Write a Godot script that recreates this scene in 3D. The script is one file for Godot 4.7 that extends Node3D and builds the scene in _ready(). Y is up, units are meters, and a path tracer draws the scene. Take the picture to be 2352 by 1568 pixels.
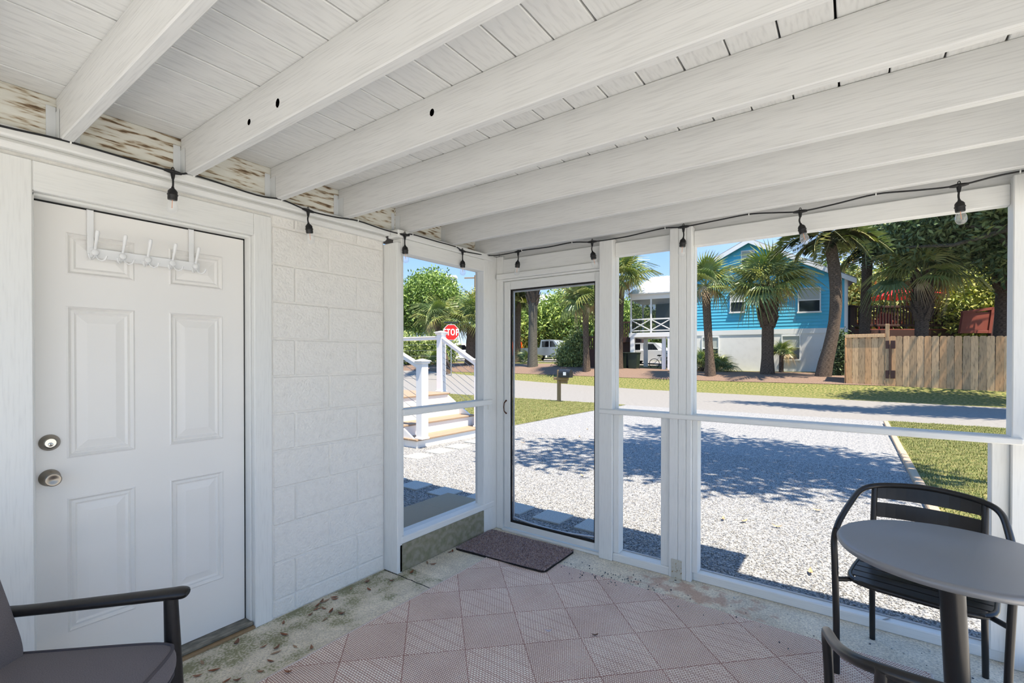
extends Node3D
# A screened porch corner: white joists and planks overhead, a block wall with a panel door on one
# side, screened openings on the other, a gravel drive, road, palms and houses beyond.

var rng := RandomNumberGenerator.new()
var used := {}
var mats := {}
var texs := {}

# ---------------------------------------------------------------- mesh collector
class MB:
	var v := PackedVector3Array()
	var n := PackedVector3Array()
	var c := PackedColorArray()
	var t := PackedVector2Array()
	var ix := PackedInt32Array()
	var col := Color.WHITE
	func poly(pts: Array, outward: Vector3) -> void:
		var p0: Vector3 = pts[0]
		var p1: Vector3 = pts[1]
		var p2: Vector3 = pts[2]
		var nn: Vector3 = (p1 - p0).cross(p2 - p0)
		if nn.length_squared() < 1e-16 and pts.size() > 3:
			var p3: Vector3 = pts[3]
			nn = (p2 - p0).cross(p3 - p0)
		nn = nn.normalized()
		var flip := nn.dot(outward) < 0.0
		if flip:
			nn = -nn
		var b := v.size()
		for p in pts:
			v.append(p)
			n.append(nn)
			c.append(col)
			t.append(Vector2.ZERO)
		for i in range(1, pts.size() - 1):
			ix.append(b)
			if flip:
				ix.append(b + i)
				ix.append(b + i + 1)
			else:
				ix.append(b + i + 1)
				ix.append(b + i)
	func face(pts: Array) -> void:
		var p0: Vector3 = pts[0]
		poly(pts, (pts[1] - p0).cross(pts[2] - p0))
	func box(lo: Vector3, hi: Vector3, bev := 0.0, xf := Transform3D.IDENTITY) -> void:
		var ctr := (lo + hi) * 0.5
		var h := (hi - lo) * 0.5
		var b := minf(bev, minf(h.x, minf(h.y, h.z)) * 0.9)
		var P := func(a: int, s: Vector3) -> Vector3:
			var q := Vector3(s.x * (h.x - b), s.y * (h.y - b), s.z * (h.z - b))
			q[a] = s[a] * h[a]
			return xf * (ctr + q)
		for a in 3:
			var d := (a + 1) % 3
			var e := (a + 2) % 3
			for s in [-1.0, 1.0]:
				var pts := []
				for k in [[-1.0, -1.0], [1.0, -1.0], [1.0, 1.0], [-1.0, 1.0]]:
					var sg := Vector3.ZERO
					sg[a] = s
					sg[d] = k[0]
					sg[e] = k[1]
					pts.append(P.call(a, sg))
				var o := Vector3.ZERO
				o[a] = s
				poly(pts, xf.basis * o)
		if b <= 0.0:
			return
		for a in 3:
			var d := (a + 1) % 3
			var e := (a + 2) % 3
			for s in [-1.0, 1.0]:
				for u in [-1.0, 1.0]:
					var s1 := Vector3.ZERO
					s1[a] = s
					s1[d] = u
					s1[e] = -1.0
					var s2 := s1
					s2[e] = 1.0
					var o := Vector3.ZERO
					o[a] = s
					o[d] = u
					poly([P.call(a, s1), P.call(a, s2), P.call(d, s2), P.call(d, s1)], xf.basis * o)
		for sx in [-1.0, 1.0]:
			for sy in [-1.0, 1.0]:
				for sz in [-1.0, 1.0]:
					var s3 := Vector3(sx, sy, sz)
					poly([P.call(0, s3), P.call(1, s3), P.call(2, s3)], xf.basis * s3)
	func tube(pts: Array, rad, sides := 8, caps := true, flat := 1.0) -> void:
		var m := pts.size()
		var up := Vector3.UP
		var tn: Vector3 = (pts[1] - pts[0]).normalized()
		if absf(tn.dot(up)) > 0.95:
			up = Vector3.RIGHT
		var side := tn.cross(up).normalized()
		var base := v.size()
		var ends := []
		for i in m:
			var d: Vector3
			if i == 0:
				d = pts[1] - pts[0]
			elif i == m - 1:
				d = pts[m - 1] - pts[m - 2]
			else:
				d = (pts[i + 1] - pts[i]).normalized() + (pts[i] - pts[i - 1]).normalized()
			d = d.normalized()
			side = (side - d * side.dot(d)).normalized()
			var oth := d.cross(side)
			var r: float = rad[i] if rad is Array else rad
			var ring := []
			for k in sides:
				var a := TAU * k / sides
				var dir := side * cos(a) + oth * sin(a) * flat
				v.append(pts[i] + dir * r)
				n.append((side * cos(a) * flat + oth * sin(a)).normalized())
				c.append(col)
				t.append(Vector2(float(k) / sides, float(i)))
				ring.append(pts[i] + dir * r)
			if i == 0 or i == m - 1:
				ends.append([ring, -d if i == 0 else d])
		for i in m - 1:
			for k in sides:
				var a0 := base + i * sides + k
				var a1 := base + i * sides + (k + 1) % sides
				ix.append_array([a0, a0 + sides, a1, a1, a0 + sides, a1 + sides])
		if caps:
			for e in ends:
				poly(e[0], e[1])
	func lathe(prof: Array, sides := 16, xf := Transform3D.IDENTITY) -> void:
		# prof: Vector2(radius, height) going up; normals smoothed along the profile
		var base := v.size()
		var m := prof.size()
		for i in m:
			var a: Vector2 = prof[maxi(i - 1, 0)]
			var b: Vector2 = prof[mini(i + 1, m - 1)]
			var tg := (b - a).normalized()
			for k in sides:
				var an := TAU * k / sides
				var dir := Vector3(cos(an), 0, sin(an))
				v.append(xf * (dir * prof[i].x + Vector3(0, prof[i].y, 0)))
				n.append((xf.basis * (dir * tg.y + Vector3(0, -tg.x, 0))).normalized())
				c.append(col)
				t.append(Vector2(float(k) / sides, float(i) / m))
		for i in m - 1:
			for k in sides:
				var a0 := base + i * sides + k
				var a1 := base + i * sides + (k + 1) % sides
				ix.append_array([a0, a1, a0 + sides, a1, a1 + sides, a0 + sides])
	func prism(pts: Array, depth: Vector3) -> void:
		# a flat convex outline (Vector3) pushed along depth
		var ctr := Vector3.ZERO
		for p in pts:
			ctr += p
		ctr /= pts.size()
		poly(pts, -depth)
		var top := []
		for p in pts:
			top.append(p + depth)
		poly(top, depth)
		for i in pts.size():
			var a: Vector3 = pts[i]
			var b: Vector3 = pts[(i + 1) % pts.size()]
			poly([a, b, b + depth, a + depth], (a + b) * 0.5 - ctr)
	func ball(ctr: Vector3, r: Vector3, rings := 6, sides := 10) -> void:
		var base := v.size()
		for i in rings + 1:
			var ph := PI * i / rings
			for k in sides:
				var a := TAU * k / sides
				var d := Vector3(sin(ph) * cos(a), cos(ph), sin(ph) * sin(a))
				v.append(ctr + d * r)
				n.append((d / r).normalized())
				c.append(col)
				t.append(Vector2(float(k) / sides, float(i) / rings))
		for i in rings:
			for k in sides:
				var a0 := base + i * sides + k
				var a1 := base + i * sides + (k + 1) % sides
				ix.append_array([a0, a0 + sides, a1, a1, a0 + sides, a1 + sides])
	func grid(nx: int, nz: int, f: Callable, uvf = null) -> void:
		# smooth height-field style surface: f(u, w) -> Vector3, u and w in 0..1
		var base := v.size()
		for j in nz + 1:
			for i in nx + 1:
				var p: Vector3 = f.call(float(i) / nx, float(j) / nz)
				v.append(p)
				c.append(col)
				t.append(uvf.call(p) if uvf != null else Vector2(float(i) / nx, float(j) / nz))
				n.append(Vector3.ZERO)
		for j in nz:
			for i in nx:
				var a := base + j * (nx + 1) + i
				var q := [a, a + 1, a + nx + 1, a + nx + 2]
				var nn := (v[q[1]] - v[q[0]]).cross(v[q[2]] - v[q[0]])
				if nn.y < 0:
					ix.append_array([q[0], q[1], q[2], q[1], q[3], q[2]])
					nn = -nn
				else:
					ix.append_array([q[0], q[2], q[1], q[1], q[2], q[3]])
				for z in q:
					n[z] += nn
		for i in range(base, v.size()):
			n[i] = n[i].normalized()
	func mesh() -> ArrayMesh:
		var a := []
		a.resize(Mesh.ARRAY_MAX)
		a[Mesh.ARRAY_VERTEX] = v
		a[Mesh.ARRAY_NORMAL] = n
		a[Mesh.ARRAY_COLOR] = c
		a[Mesh.ARRAY_TEX_UV] = t
		a[Mesh.ARRAY_INDEX] = ix
		var m := ArrayMesh.new()
		m.add_surface_from_arrays(Mesh.PRIMITIVE_TRIANGLES, a)
		return m

# ---------------------------------------------------------------- nodes
func numbered(called: String) -> String:
	if not used.has(called):
		used[called] = 0
		return called
	used[called] += 1
	return "%s_%03d" % [called, used[called]]

func obj(called: String, what, m: Material, parent: Node = null) -> MeshInstance3D:
	var o := MeshInstance3D.new()
	o.mesh = what.mesh() if what is MB else what
	o.material_override = m
	if parent == null:
		o.name = numbered(called)
		add_child(o)
	else:
		o.name = called
		parent.add_child(o, true)
	return o

func tag(o: Node, label: String, category: String, group := "", kind := "") -> Node:
	o.set_meta("label", label)
	o.set_meta("category", category)
	if group:
		o.set_meta("group", group)
	if kind:
		o.set_meta("kind", kind)
	return o

func thing(called: String, label: String, category: String, at := Vector3.ZERO, turn := 0.0, group := "") -> Node3D:
	var o := Node3D.new()
	o.name = numbered(called)
	add_child(o)
	o.position = at
	o.rotation.y = turn
	tag(o, label, category, group)
	return o

func sub(called: String, parent: Node, at := Vector3.ZERO) -> Node3D:
	var o := Node3D.new()
	o.name = called
	parent.add_child(o, true)
	o.position = at
	return o

func setting(called: String, label: String, category: String) -> Node3D:
	var o := thing(called, label, category)
	o.set_meta("kind", "structure")
	return o

func bx(lo: Vector3, hi: Vector3, bev := 0.003) -> MB:
	var m := MB.new()
	m.box(lo, hi, bev)
	return m

func many(called: String, mesh: Mesh, m: Material, xfs: Array, cols: Array, parent: Node = null) -> MultiMeshInstance3D:
	var mm := MultiMesh.new()
	mm.transform_format = MultiMesh.TRANSFORM_3D
	mm.use_colors = true
	mm.mesh = mesh
	mm.instance_count = xfs.size()
	for i in xfs.size():
		mm.set_instance_transform(i, xfs[i])
		mm.set_instance_color(i, cols[i % cols.size()])
	var o := MultiMeshInstance3D.new()
	o.multimesh = mm
	o.material_override = m
	o.set_meta("kind", "stuff")
	if parent == null:
		o.name = numbered(called)
		add_child(o)
	else:
		o.name = called
		parent.add_child(o, true)
	return o

# ---------------------------------------------------------------- materials
func noise(freq: float, sd: int, ramp: Array, size := 512, oct := 4, kind := FastNoiseLite.TYPE_SIMPLEX_SMOOTH, cell := -1) -> NoiseTexture2D:
	# ramp: [[offset, Color], ...]
	var f := FastNoiseLite.new()
	f.noise_type = kind
	f.frequency = freq
	f.seed = sd
	f.fractal_octaves = oct
	if oct <= 1:
		f.fractal_type = FastNoiseLite.FRACTAL_NONE
	if cell >= 0:
		f.cellular_return_type = cell
	var g := Gradient.new()
	var off := PackedFloat32Array()
	var cs := PackedColorArray()
	for r in ramp:
		off.append(r[0])
		cs.append(r[1])
	g.offsets = off
	g.colors = cs
	var t := NoiseTexture2D.new()
	t.width = size
	t.height = size
	t.seamless = true
	t.noise = f
	t.color_ramp = g
	return t

func gr(v: float) -> Color:
	return Color(v, v, v)

func mat(called: String, col: Color, rough := 0.7, o := {}) -> StandardMaterial3D:
	var m := StandardMaterial3D.new()
	m.resource_name = called
	m.albedo_color = col
	m.roughness = rough
	m.metallic = o.get("metal", 0.0)
	m.metallic_specular = o.get("spec", 0.5)
	if o.has("tex"):
		m.albedo_texture = o.tex
	if o.has("bump"):
		m.heightmap_enabled = true
		m.heightmap_texture = o.bump
		m.heightmap_scale = o.get("bump_cm", 0.1)
	if o.has("tri"):
		m.uv1_triplanar = true
		m.uv1_world_triplanar = o.get("world", true)
		m.uv1_scale = o.tri
		m.uv1_triplanar_sharpness = 4.0
	if o.get("vc", false):
		m.vertex_color_use_as_albedo = true
	if o.has("back"):
		m.backlight_enabled = true
		m.backlight = o.back
	if o.has("alpha"):
		m.transparency = BaseMaterial3D.TRANSPARENCY_ALPHA
		m.albedo_color.a = o.alpha
	if o.get("two", true):
		m.cull_mode = BaseMaterial3D.CULL_DISABLED
	mats[called] = m
	return m

func make_materials() -> void:
	var grain := noise(0.02, 3, [[0.0, gr(0.955)], [0.3, gr(0.985)], [0.6, gr(1.0)], [1.0, gr(0.995)]], 512, 5)
	var grain2 := noise(0.018, 9, [[0.0, gr(0.9)], [0.3, gr(0.955)], [0.5, gr(0.985)], [1.0, gr(1.0)]], 512, 5)
	var gb := noise(0.03, 5, [[0.0, gr(0.0)], [1.0, gr(1.0)]], 512, 5)
	var patch := noise(0.012, 21, [[0.0, gr(0.96)], [0.4, gr(0.99)], [1.0, gr(1.0)]], 512, 4)
	var rough_b := noise(0.035, 31, [[0.0, gr(0.0)], [1.0, gr(1.0)]], 512, 5)
	var W := Color(0.92, 0.92, 0.905)
	for a in [["x", Vector3(0.5, 9, 9)], ["y", Vector3(9, 0.6, 9)], ["z", Vector3(9, 9, 0.5)]]:
		mat("paint_" + a[0], W, 0.55, {"tex": grain, "tri": a[1]})
		mat("joist_" + a[0], Color(0.855, 0.855, 0.845), 0.6, {"tex": grain2, "tri": a[1] * Vector3(1, 1.6, 1.6)})
	mat("plank", Color(0.91, 0.91, 0.9), 0.65, {"tex": grain2, "tri": Vector3(6.1, 6, 0.8)})
	mat("block", Color(0.94, 0.93, 0.905), 0.6, {"tex": patch, "bump": rough_b, "bump_cm": 0.35, "tri": Vector3(2.6, 2.6, 2.6)})
	mat("door", Color(0.935, 0.925, 0.905), 0.42)
	mat("plain_white", Color(0.93, 0.93, 0.925), 0.4)
	mat("dark_wood", Color(0.24, 0.2, 0.17), 0.9)
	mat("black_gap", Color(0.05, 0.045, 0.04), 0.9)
	var stain := noise(0.009, 44, [[0.0, Color(0.24, 0.18, 0.13)], [0.2, Color(0.5, 0.41, 0.31)], [0.32, Color(0.76, 0.72, 0.65)], [0.46, Color(0.86, 0.85, 0.82)], [1.0, Color(0.9, 0.9, 0.88)]], 512, 6)
	mat("ledger", Color(0.97, 0.97, 0.95), 0.75, {"tex": stain, "tri": Vector3(9.0, 9.0, 1.3)})
	mat("hanger", Color(0.84, 0.85, 0.85), 0.5, {"metal": 0.15})
	mat("rust", Color(0.3, 0.17, 0.1), 0.9)
	mat("bracket", Color(0.8, 0.79, 0.74), 0.6, {"tex": noise(0.03, 71, [[0.0, Color(0.55, 0.36, 0.2)], [0.18, Color(0.85, 0.78, 0.66)], [0.3, gr(0.97)], [1.0, gr(1.0)]], 256, 3), "tri": Vector3(5, 5, 5)})
	mat("nickel", Color(0.62, 0.59, 0.55), 0.3, {"metal": 1.0})
	mat("nickel_bright", Color(0.78, 0.77, 0.74), 0.22, {"metal": 1.0})
	mat("slot_black", Color(0.02, 0.02, 0.02), 0.6)
	mat("weather_strip", Color(0.09, 0.09, 0.09), 0.8)
	mat("threshold", Color(0.62, 0.6, 0.55), 0.55, {"metal": 0.3, "tex": noise(0.03, 61, [[0.0, gr(0.6)], [1.0, gr(1.0)]], 256, 4), "tri": Vector3(4, 4, 1.5)})
	mat("aluminium", Color(0.72, 0.74, 0.77), 0.38, {"metal": 0.6})
	mat("screen", Color(0.2, 0.21, 0.22), 0.9, {"alpha": 0.1, "spec": 0.0})
	mat("spline_black", Color(0.12, 0.1, 0.09), 0.9)
	mat("cord_black", Color(0.055, 0.055, 0.06), 0.55)
	mat("socket_black", Color(0.07, 0.07, 0.075), 0.45)
	var gl := mat("bulb_glass", Color(0.96, 0.97, 0.97), 0.03, {"alpha": 0.16})
	gl.clearcoat_enabled = true
	mat("filament", Color(0.95, 0.55, 0.2), 0.5)
	mat("clip_white", Color(0.92, 0.92, 0.9), 0.5)
	mat("charcoal_metal", Color(0.19, 0.185, 0.185), 0.3, {"metal": 0.5, "bump": noise(0.2, 81, [[0.0, gr(0.0)], [1.0, gr(1.0)]], 256, 2), "bump_cm": 0.01, "tri": Vector3(9, 9, 9)})
	mat("table_metal", Color(0.56, 0.56, 0.57), 0.38, {"metal": 0.35, "bump": noise(0.2, 82, [[0.0, gr(0.0)], [1.0, gr(1.0)]], 256, 2), "bump_cm": 0.01, "tri": Vector3(9, 9, 9)})
	mat("espresso_wood", Color(0.115, 0.1, 0.1), 0.42, {"tex": noise(0.02, 83, [[0.0, gr(0.7)], [1.0, gr(1.0)]], 256, 4), "tri": Vector3(2, 8, 8), "world": false})
	var weave := noise(0.25, 84, [[0.0, gr(0.68)], [0.5, gr(0.9)], [1.0, gr(1.0)]], 512, 2)
	var cu := mat("cushion", Color(0.5, 0.47, 0.475), 0.95, {"tex": weave, "bump": weave, "bump_cm": 0.08, "tri": Vector3(2.4, 2.4, 2.4), "world": false})
	cu.rim_enabled = true
	cu.rim = 0.35
	cu.rim_tint = 0.6
	mat("piping", Color(0.33, 0.31, 0.32), 0.9)
	# outside
	mat("stucco_white", Color(0.93, 0.93, 0.92), 0.8, {"tex": patch, "tri": Vector3(0.4, 0.4, 0.4)})
	var lap := mat("siding_blue", Color(0.36, 0.76, 0.9), 0.6)
	lap.metallic_specular = 0.3
	mat("siding_grey", Color(0.5, 0.58, 0.64), 0.7)
	mat("trim_white", Color(0.93, 0.94, 0.94), 0.55)
	mat("metal_roof", Color(0.87, 0.88, 0.9), 0.4, {"metal": 0.2})
	mat("shingle_grey", Color(0.55, 0.55, 0.55), 0.9)
	mat("window_glass", Color(0.16, 0.2, 0.23), 0.06)
	mat("window_blind", Color(0.72, 0.74, 0.72), 0.7)
	mat("porch_screen", Color(0.25, 0.27, 0.26), 0.8, {"alpha": 0.45, "spec": 0.1})
	mat("dark_deck", Color(0.26, 0.15, 0.12), 0.7, {"tex": grain2, "tri": Vector3(3, 0.4, 3)})
	mat("red_deck", Color(0.52, 0.24, 0.17), 0.7, {"tex": grain2, "tri": Vector3(0.4, 3, 3)})
	for k in 3:
		var tone: Color = [Color(0.88, 0.68, 0.48), Color(0.78, 0.64, 0.48), Color(0.92, 0.75, 0.56)][k]
		mat("cedar_%d" % k, tone, 0.8, {"tex": noise(0.02, 90 + k, [[0.0, gr(0.7)], [0.35, gr(0.92)], [1.0, gr(1.0)]], 256, 4), "tri": Vector3(3, 0.5, 3)})
	mat("post_wood", Color(0.6, 0.5, 0.37), 0.85, {"tex": grain2, "tri": Vector3(6, 0.5, 6)})
	mat("composite_tread", Color(0.62, 0.53, 0.44), 0.7, {"tex": grain2, "tri": Vector3(5, 5, 0.4)})
	mat("vinyl_white", Color(0.95, 0.95, 0.95), 0.4)
	mat("steel_cable", Color(0.6, 0.6, 0.6), 0.4, {"metal": 0.7})
	mat("sign_red", Color(0.83, 0.12, 0.1), 0.45)
	mat("sign_white", Color(0.95, 0.95, 0.95), 0.45)
	mat("sign_dark", Color(0.1, 0.15, 0.14), 0.5)
	mat("galvanised", Color(0.58, 0.6, 0.6), 0.45, {"metal": 0.6})
	mat("mailbox_black", Color(0.13, 0.14, 0.15), 0.4)
	mat("bin_green", Color(0.13, 0.18, 0.12), 0.5)
	mat("umbrella_red", Color(0.85, 0.12, 0.13), 0.75, {"back": Color(0.5, 0.1, 0.1)})
	mat("chair_red", Color(0.55, 0.06, 0.09), 0.5)
	mat("chair_green", Color(0.5, 0.55, 0.07), 0.5)
	mat("car_white", Color(0.92, 0.93, 0.94), 0.18)
	mat("car_silver", Color(0.66, 0.69, 0.72), 0.22, {"metal": 0.4})
	mat("car_dark", Color(0.07, 0.08, 0.1), 0.15)
	mat("car_orange", Color(0.9, 0.38, 0.12), 0.25)
	mat("car_glass", Color(0.05, 0.06, 0.08), 0.05)
	mat("tyre", Color(0.045, 0.045, 0.045), 0.85)
	mat("tail_light", Color(0.55, 0.03, 0.03), 0.3)
	mat("bounce_ground", Color(0.84, 0.83, 0.8), 0.9)
	mat("paver", Color(0.72, 0.73, 0.72), 0.85, {"tex": noise(0.06, 101, [[0.0, gr(0.8)], [0.5, gr(0.96)], [1.0, gr(1.0)]], 512, 4), "bump": rough_b, "bump_cm": 0.1, "tri": Vector3(2.2, 2.2, 2.2)})
	var shell := noise(0.075, 102, [[0.0, Color(0.88, 0.84, 0.76)], [0.08, Color(0.86, 0.82, 0.74)], [0.13, Color(0.6, 0.57, 0.51)], [0.6, Color(0.66, 0.63, 0.57)], [1.0, Color(0.55, 0.52, 0.46)]], 512, 1, FastNoiseLite.TYPE_CELLULAR, FastNoiseLite.RETURN_DISTANCE)
	var moss := noise(0.009, 103, [[0.0, Color(0.36, 0.4, 0.22, 0.6)], [0.4, Color(0.42, 0.43, 0.28, 0.35)], [0.65, Color(0.5, 0.48, 0.38, 0.0)], [1.0, Color(0.5, 0.48, 0.38, 0.0)]], 512, 6)
	var cb := mat("shell_concrete", Color(0.95, 0.95, 0.92), 0.9, {"tex": shell, "bump": rough_b, "bump_cm": 0.25, "tri": Vector3(3, 3, 3)})
	cb.detail_enabled = true
	cb.detail_blend_mode = BaseMaterial3D.BLEND_MODE_MIX
	cb.detail_albedo = moss
	mat("shell_slab", Color(1.0, 0.97, 0.93), 0.9, {"tex": shell, "bump": rough_b, "bump_cm": 0.15, "tri": Vector3(2.2, 2.2, 2.2)})
	var stones := noise(0.055, 110, [[0.0, Color(0.44, 0.46, 0.49)], [0.3, Color(0.6, 0.62, 0.65)], [0.55, Color(0.72, 0.73, 0.74)], [0.8, Color(0.84, 0.84, 0.83)], [1.0, Color(0.93, 0.92, 0.9)]], 1024, 1, FastNoiseLite.TYPE_CELLULAR, FastNoiseLite.RETURN_CELL_VALUE)
	var stones_b := noise(0.055, 110, [[0.0, gr(1.0)], [0.5, gr(0.7)], [1.0, gr(0.0)]], 1024, 1, FastNoiseLite.TYPE_CELLULAR, FastNoiseLite.RETURN_DISTANCE)
	mat("gravel", Color(0.76, 0.755, 0.75), 0.9, {"tex": stones, "bump": stones_b, "bump_cm": 0.2, "tri": Vector3(1.6, 1.6, 1.6)})
	mat("gravel_stone", Color.WHITE, 0.85, {"vc": true})
	mat("asphalt", Color(0.54, 0.53, 0.515), 0.9, {"tex": noise(0.03, 112, [[0.0, gr(0.84)], [0.4, gr(0.95)], [1.0, gr(1.0)]], 512, 6), "tri": Vector3(0.5, 0.5, 0.5)})
	mat("lawn", Color(0.77, 0.77, 0.78), 0.95, {"tex": noise(0.02, 113, [[0.0, Color(0.3, 0.37, 0.14)], [0.35, Color(0.44, 0.49, 0.2)], [0.6, Color(0.62, 0.6, 0.34)], [1.0, Color(0.74, 0.68, 0.46)]], 1024, 6), "bump": rough_b, "bump_cm": 2.0, "tri": Vector3(0.4, 0.4, 0.4)})
	mat("grass_blade", Color.WHITE, 0.8, {"vc": true, "back": Color(0.35, 0.4, 0.15)})
	mat("mulch", Color(0.82, 0.82, 0.82), 0.95, {"tex": noise(0.05, 114, [[0.0, Color(0.3, 0.22, 0.18)], [0.4, Color(0.52, 0.42, 0.36)], [0.65, Color(0.66, 0.56, 0.49)], [1.0, Color(0.8, 0.73, 0.66)]], 1024, 5), "bump": rough_b, "bump_cm": 2.0, "tri": Vector3(0.5, 0.5, 0.5)})
	mat("edging", Color(0.72, 0.63, 0.53), 0.85, {"tex": grain2, "tri": Vector3(6, 6, 0.6)})
	mat("bark", Color(0.9, 0.9, 0.9), 0.9, {"tex": noise(0.03, 115, [[0.0, Color(0.26, 0.21, 0.17)], [0.5, Color(0.47, 0.4, 0.34)], [1.0, Color(0.64, 0.57, 0.5)]], 256, 5), "bump": rough_b, "bump_cm": 3.0, "tri": Vector3(1.2, 3.0, 1.2)})
	mat("bark_grey", Color(0.9, 0.9, 0.9), 0.9, {"tex": noise(0.03, 116, [[0.0, Color(0.28, 0.27, 0.24)], [0.5, Color(0.45, 0.44, 0.4)], [1.0, Color(0.6, 0.6, 0.55)]], 256, 5), "bump": rough_b, "bump_cm": 3.0, "tri": Vector3(1.2, 3.0, 1.2)})
	mat("frond", Color.WHITE, 0.38, {"vc": true, "back": Color(0.45, 0.5, 0.2)})
	mat("leaf", Color.WHITE, 0.6, {"vc": true, "back": Color(0.4, 0.5, 0.2)})
	mat("dry_leaf", Color(0.95, 0.95, 0.95), 0.8, {"vc": true})

# ---------------------------------------------------------------- land
func gy(x: float, z: float) -> float:
	var tab := [[5.0, -0.1], [-1.0, -0.1], [-8.0, -0.15], [-12.3, -0.2], [-20.3, -0.2], [-21.3, -0.05], [-23.5, 0.5], [-29.0, 0.62], [-40.0, 1.0], [-90.0, 1.3]]
	var y: float = tab[0][1]
	for i in range(1, tab.size()):
		if z >= tab[i][0]:
			var k: float = clampf((z - tab[i][0]) / (tab[i - 1][0] - tab[i][0]), 0.0, 1.0)
			y = lerpf(tab[i][1], tab[i - 1][1], k)
			break
		y = tab[i][1]
	var far := clampf((-21.3 - z) / 3.0, 0.0, 1.0)
	return y + far * clampf((-x - 4.0) * 0.03, 0.0, 0.35)

func land(x0: float, x1: float, z0: float, z1: float, nx: int, nz: int, lift := 0.0, edge0 = null, edge1 = null) -> MB:
	var m := MB.new()
	m.grid(nx, nz, func(u, w):
		var x := lerpf(x0, x1, u)
		var za: float = edge0.call(x) if edge0 != null else z0
		var zb: float = edge1.call(x) if edge1 != null else z1
		var z := lerpf(za, zb, w)
		return Vector3(x, gy(x, z) + lift, z))
	return m

func _ready() -> void:
	rng.seed = 4711
	# ---- camera
	var cam := Camera3D.new()
	cam.name = "camera"
	add_child(cam)
	cam.projection = Camera3D.PROJECTION_FRUSTUM
	cam.near = 0.05
	cam.far = 400.0
	cam.size = 0.05 * 1568.0 / 1087.25
	cam.frustum_offset = Vector2(0.0, 0.05 * 43.9 / 1087.25)
	cam.position = Vector3(2.57, 1.44, 3.16)
	cam.rotation_degrees = Vector3(-0.4176, 35.775, 0.0304)
	cam.current = true
	# ---- sky and exposure
	var env := Environment.new()
	var sky := Sky.new()
	var sm := ProceduralSkyMaterial.new()
	sm.sky_top_color = Color(0.36, 0.62, 0.92)
	sm.sky_horizon_color = Color(0.86, 0.94, 1.0)
	sm.sky_curve = 0.12
	sm.ground_horizon_color = Color(0.75, 0.77, 0.78)
	sm.ground_bottom_color = Color(0.5, 0.5, 0.48)
	var cl := noise(0.008, 7, [[0.0, Color(1, 1, 1, 0)], [0.5, Color(1, 1, 1, 0)], [0.75, Color(1, 1, 1, 0.5)], [1.0, Color(1, 1, 1, 0.8)]], 512, 5)
	sm.sky_cover = cl
	sm.sky_cover_modulate = Color(0.75, 0.72, 0.68, 1)
	sky.sky_material = sm
	env.background_mode = Environment.BG_SKY
	env.sky = sky
	env.background_energy_multiplier = 1.0
	env.ambient_light_source = Environment.AMBIENT_SOURCE_SKY
	env.tonemap_mode = Environment.TONE_MAPPER_LINEAR
	env.tonemap_exposure = 1.73
	env.sdfgi_enabled = true
	env.ssao_enabled = true
	env.ssil_enabled = true
	var we := WorldEnvironment.new()
	we.name = "world_environment"
	we.environment = env
	add_child(we)
	# ---- sun: high, from the right of the drive and a little behind
	var sun := DirectionalLight3D.new()
	sun.name = "sun"
	add_child(sun)
	sun.look_at_from_position(Vector3(0.4, 1.0, 0.12) * 10.0, Vector3.ZERO, Vector3.UP)
	sun.light_color = Color(1.0, 0.95, 0.87)
	sun.light_energy = 2.5
	sun.light_angular_distance = 0.53
	sun.shadow_enabled = true
	sun.sky_mode = DirectionalLight3D.SKY_MODE_LIGHT_ONLY
	make_materials()
	build_land()
	build_floor()
	build_walls()
	build_ceiling()
	build_doors()
	build_furniture()
	build_string_lights()
	build_small_things()
	build_stairs()
	build_road_things()
	build_far_houses()
	build_plants()

func mm(k: String) -> Material:
	return mats[k]

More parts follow.
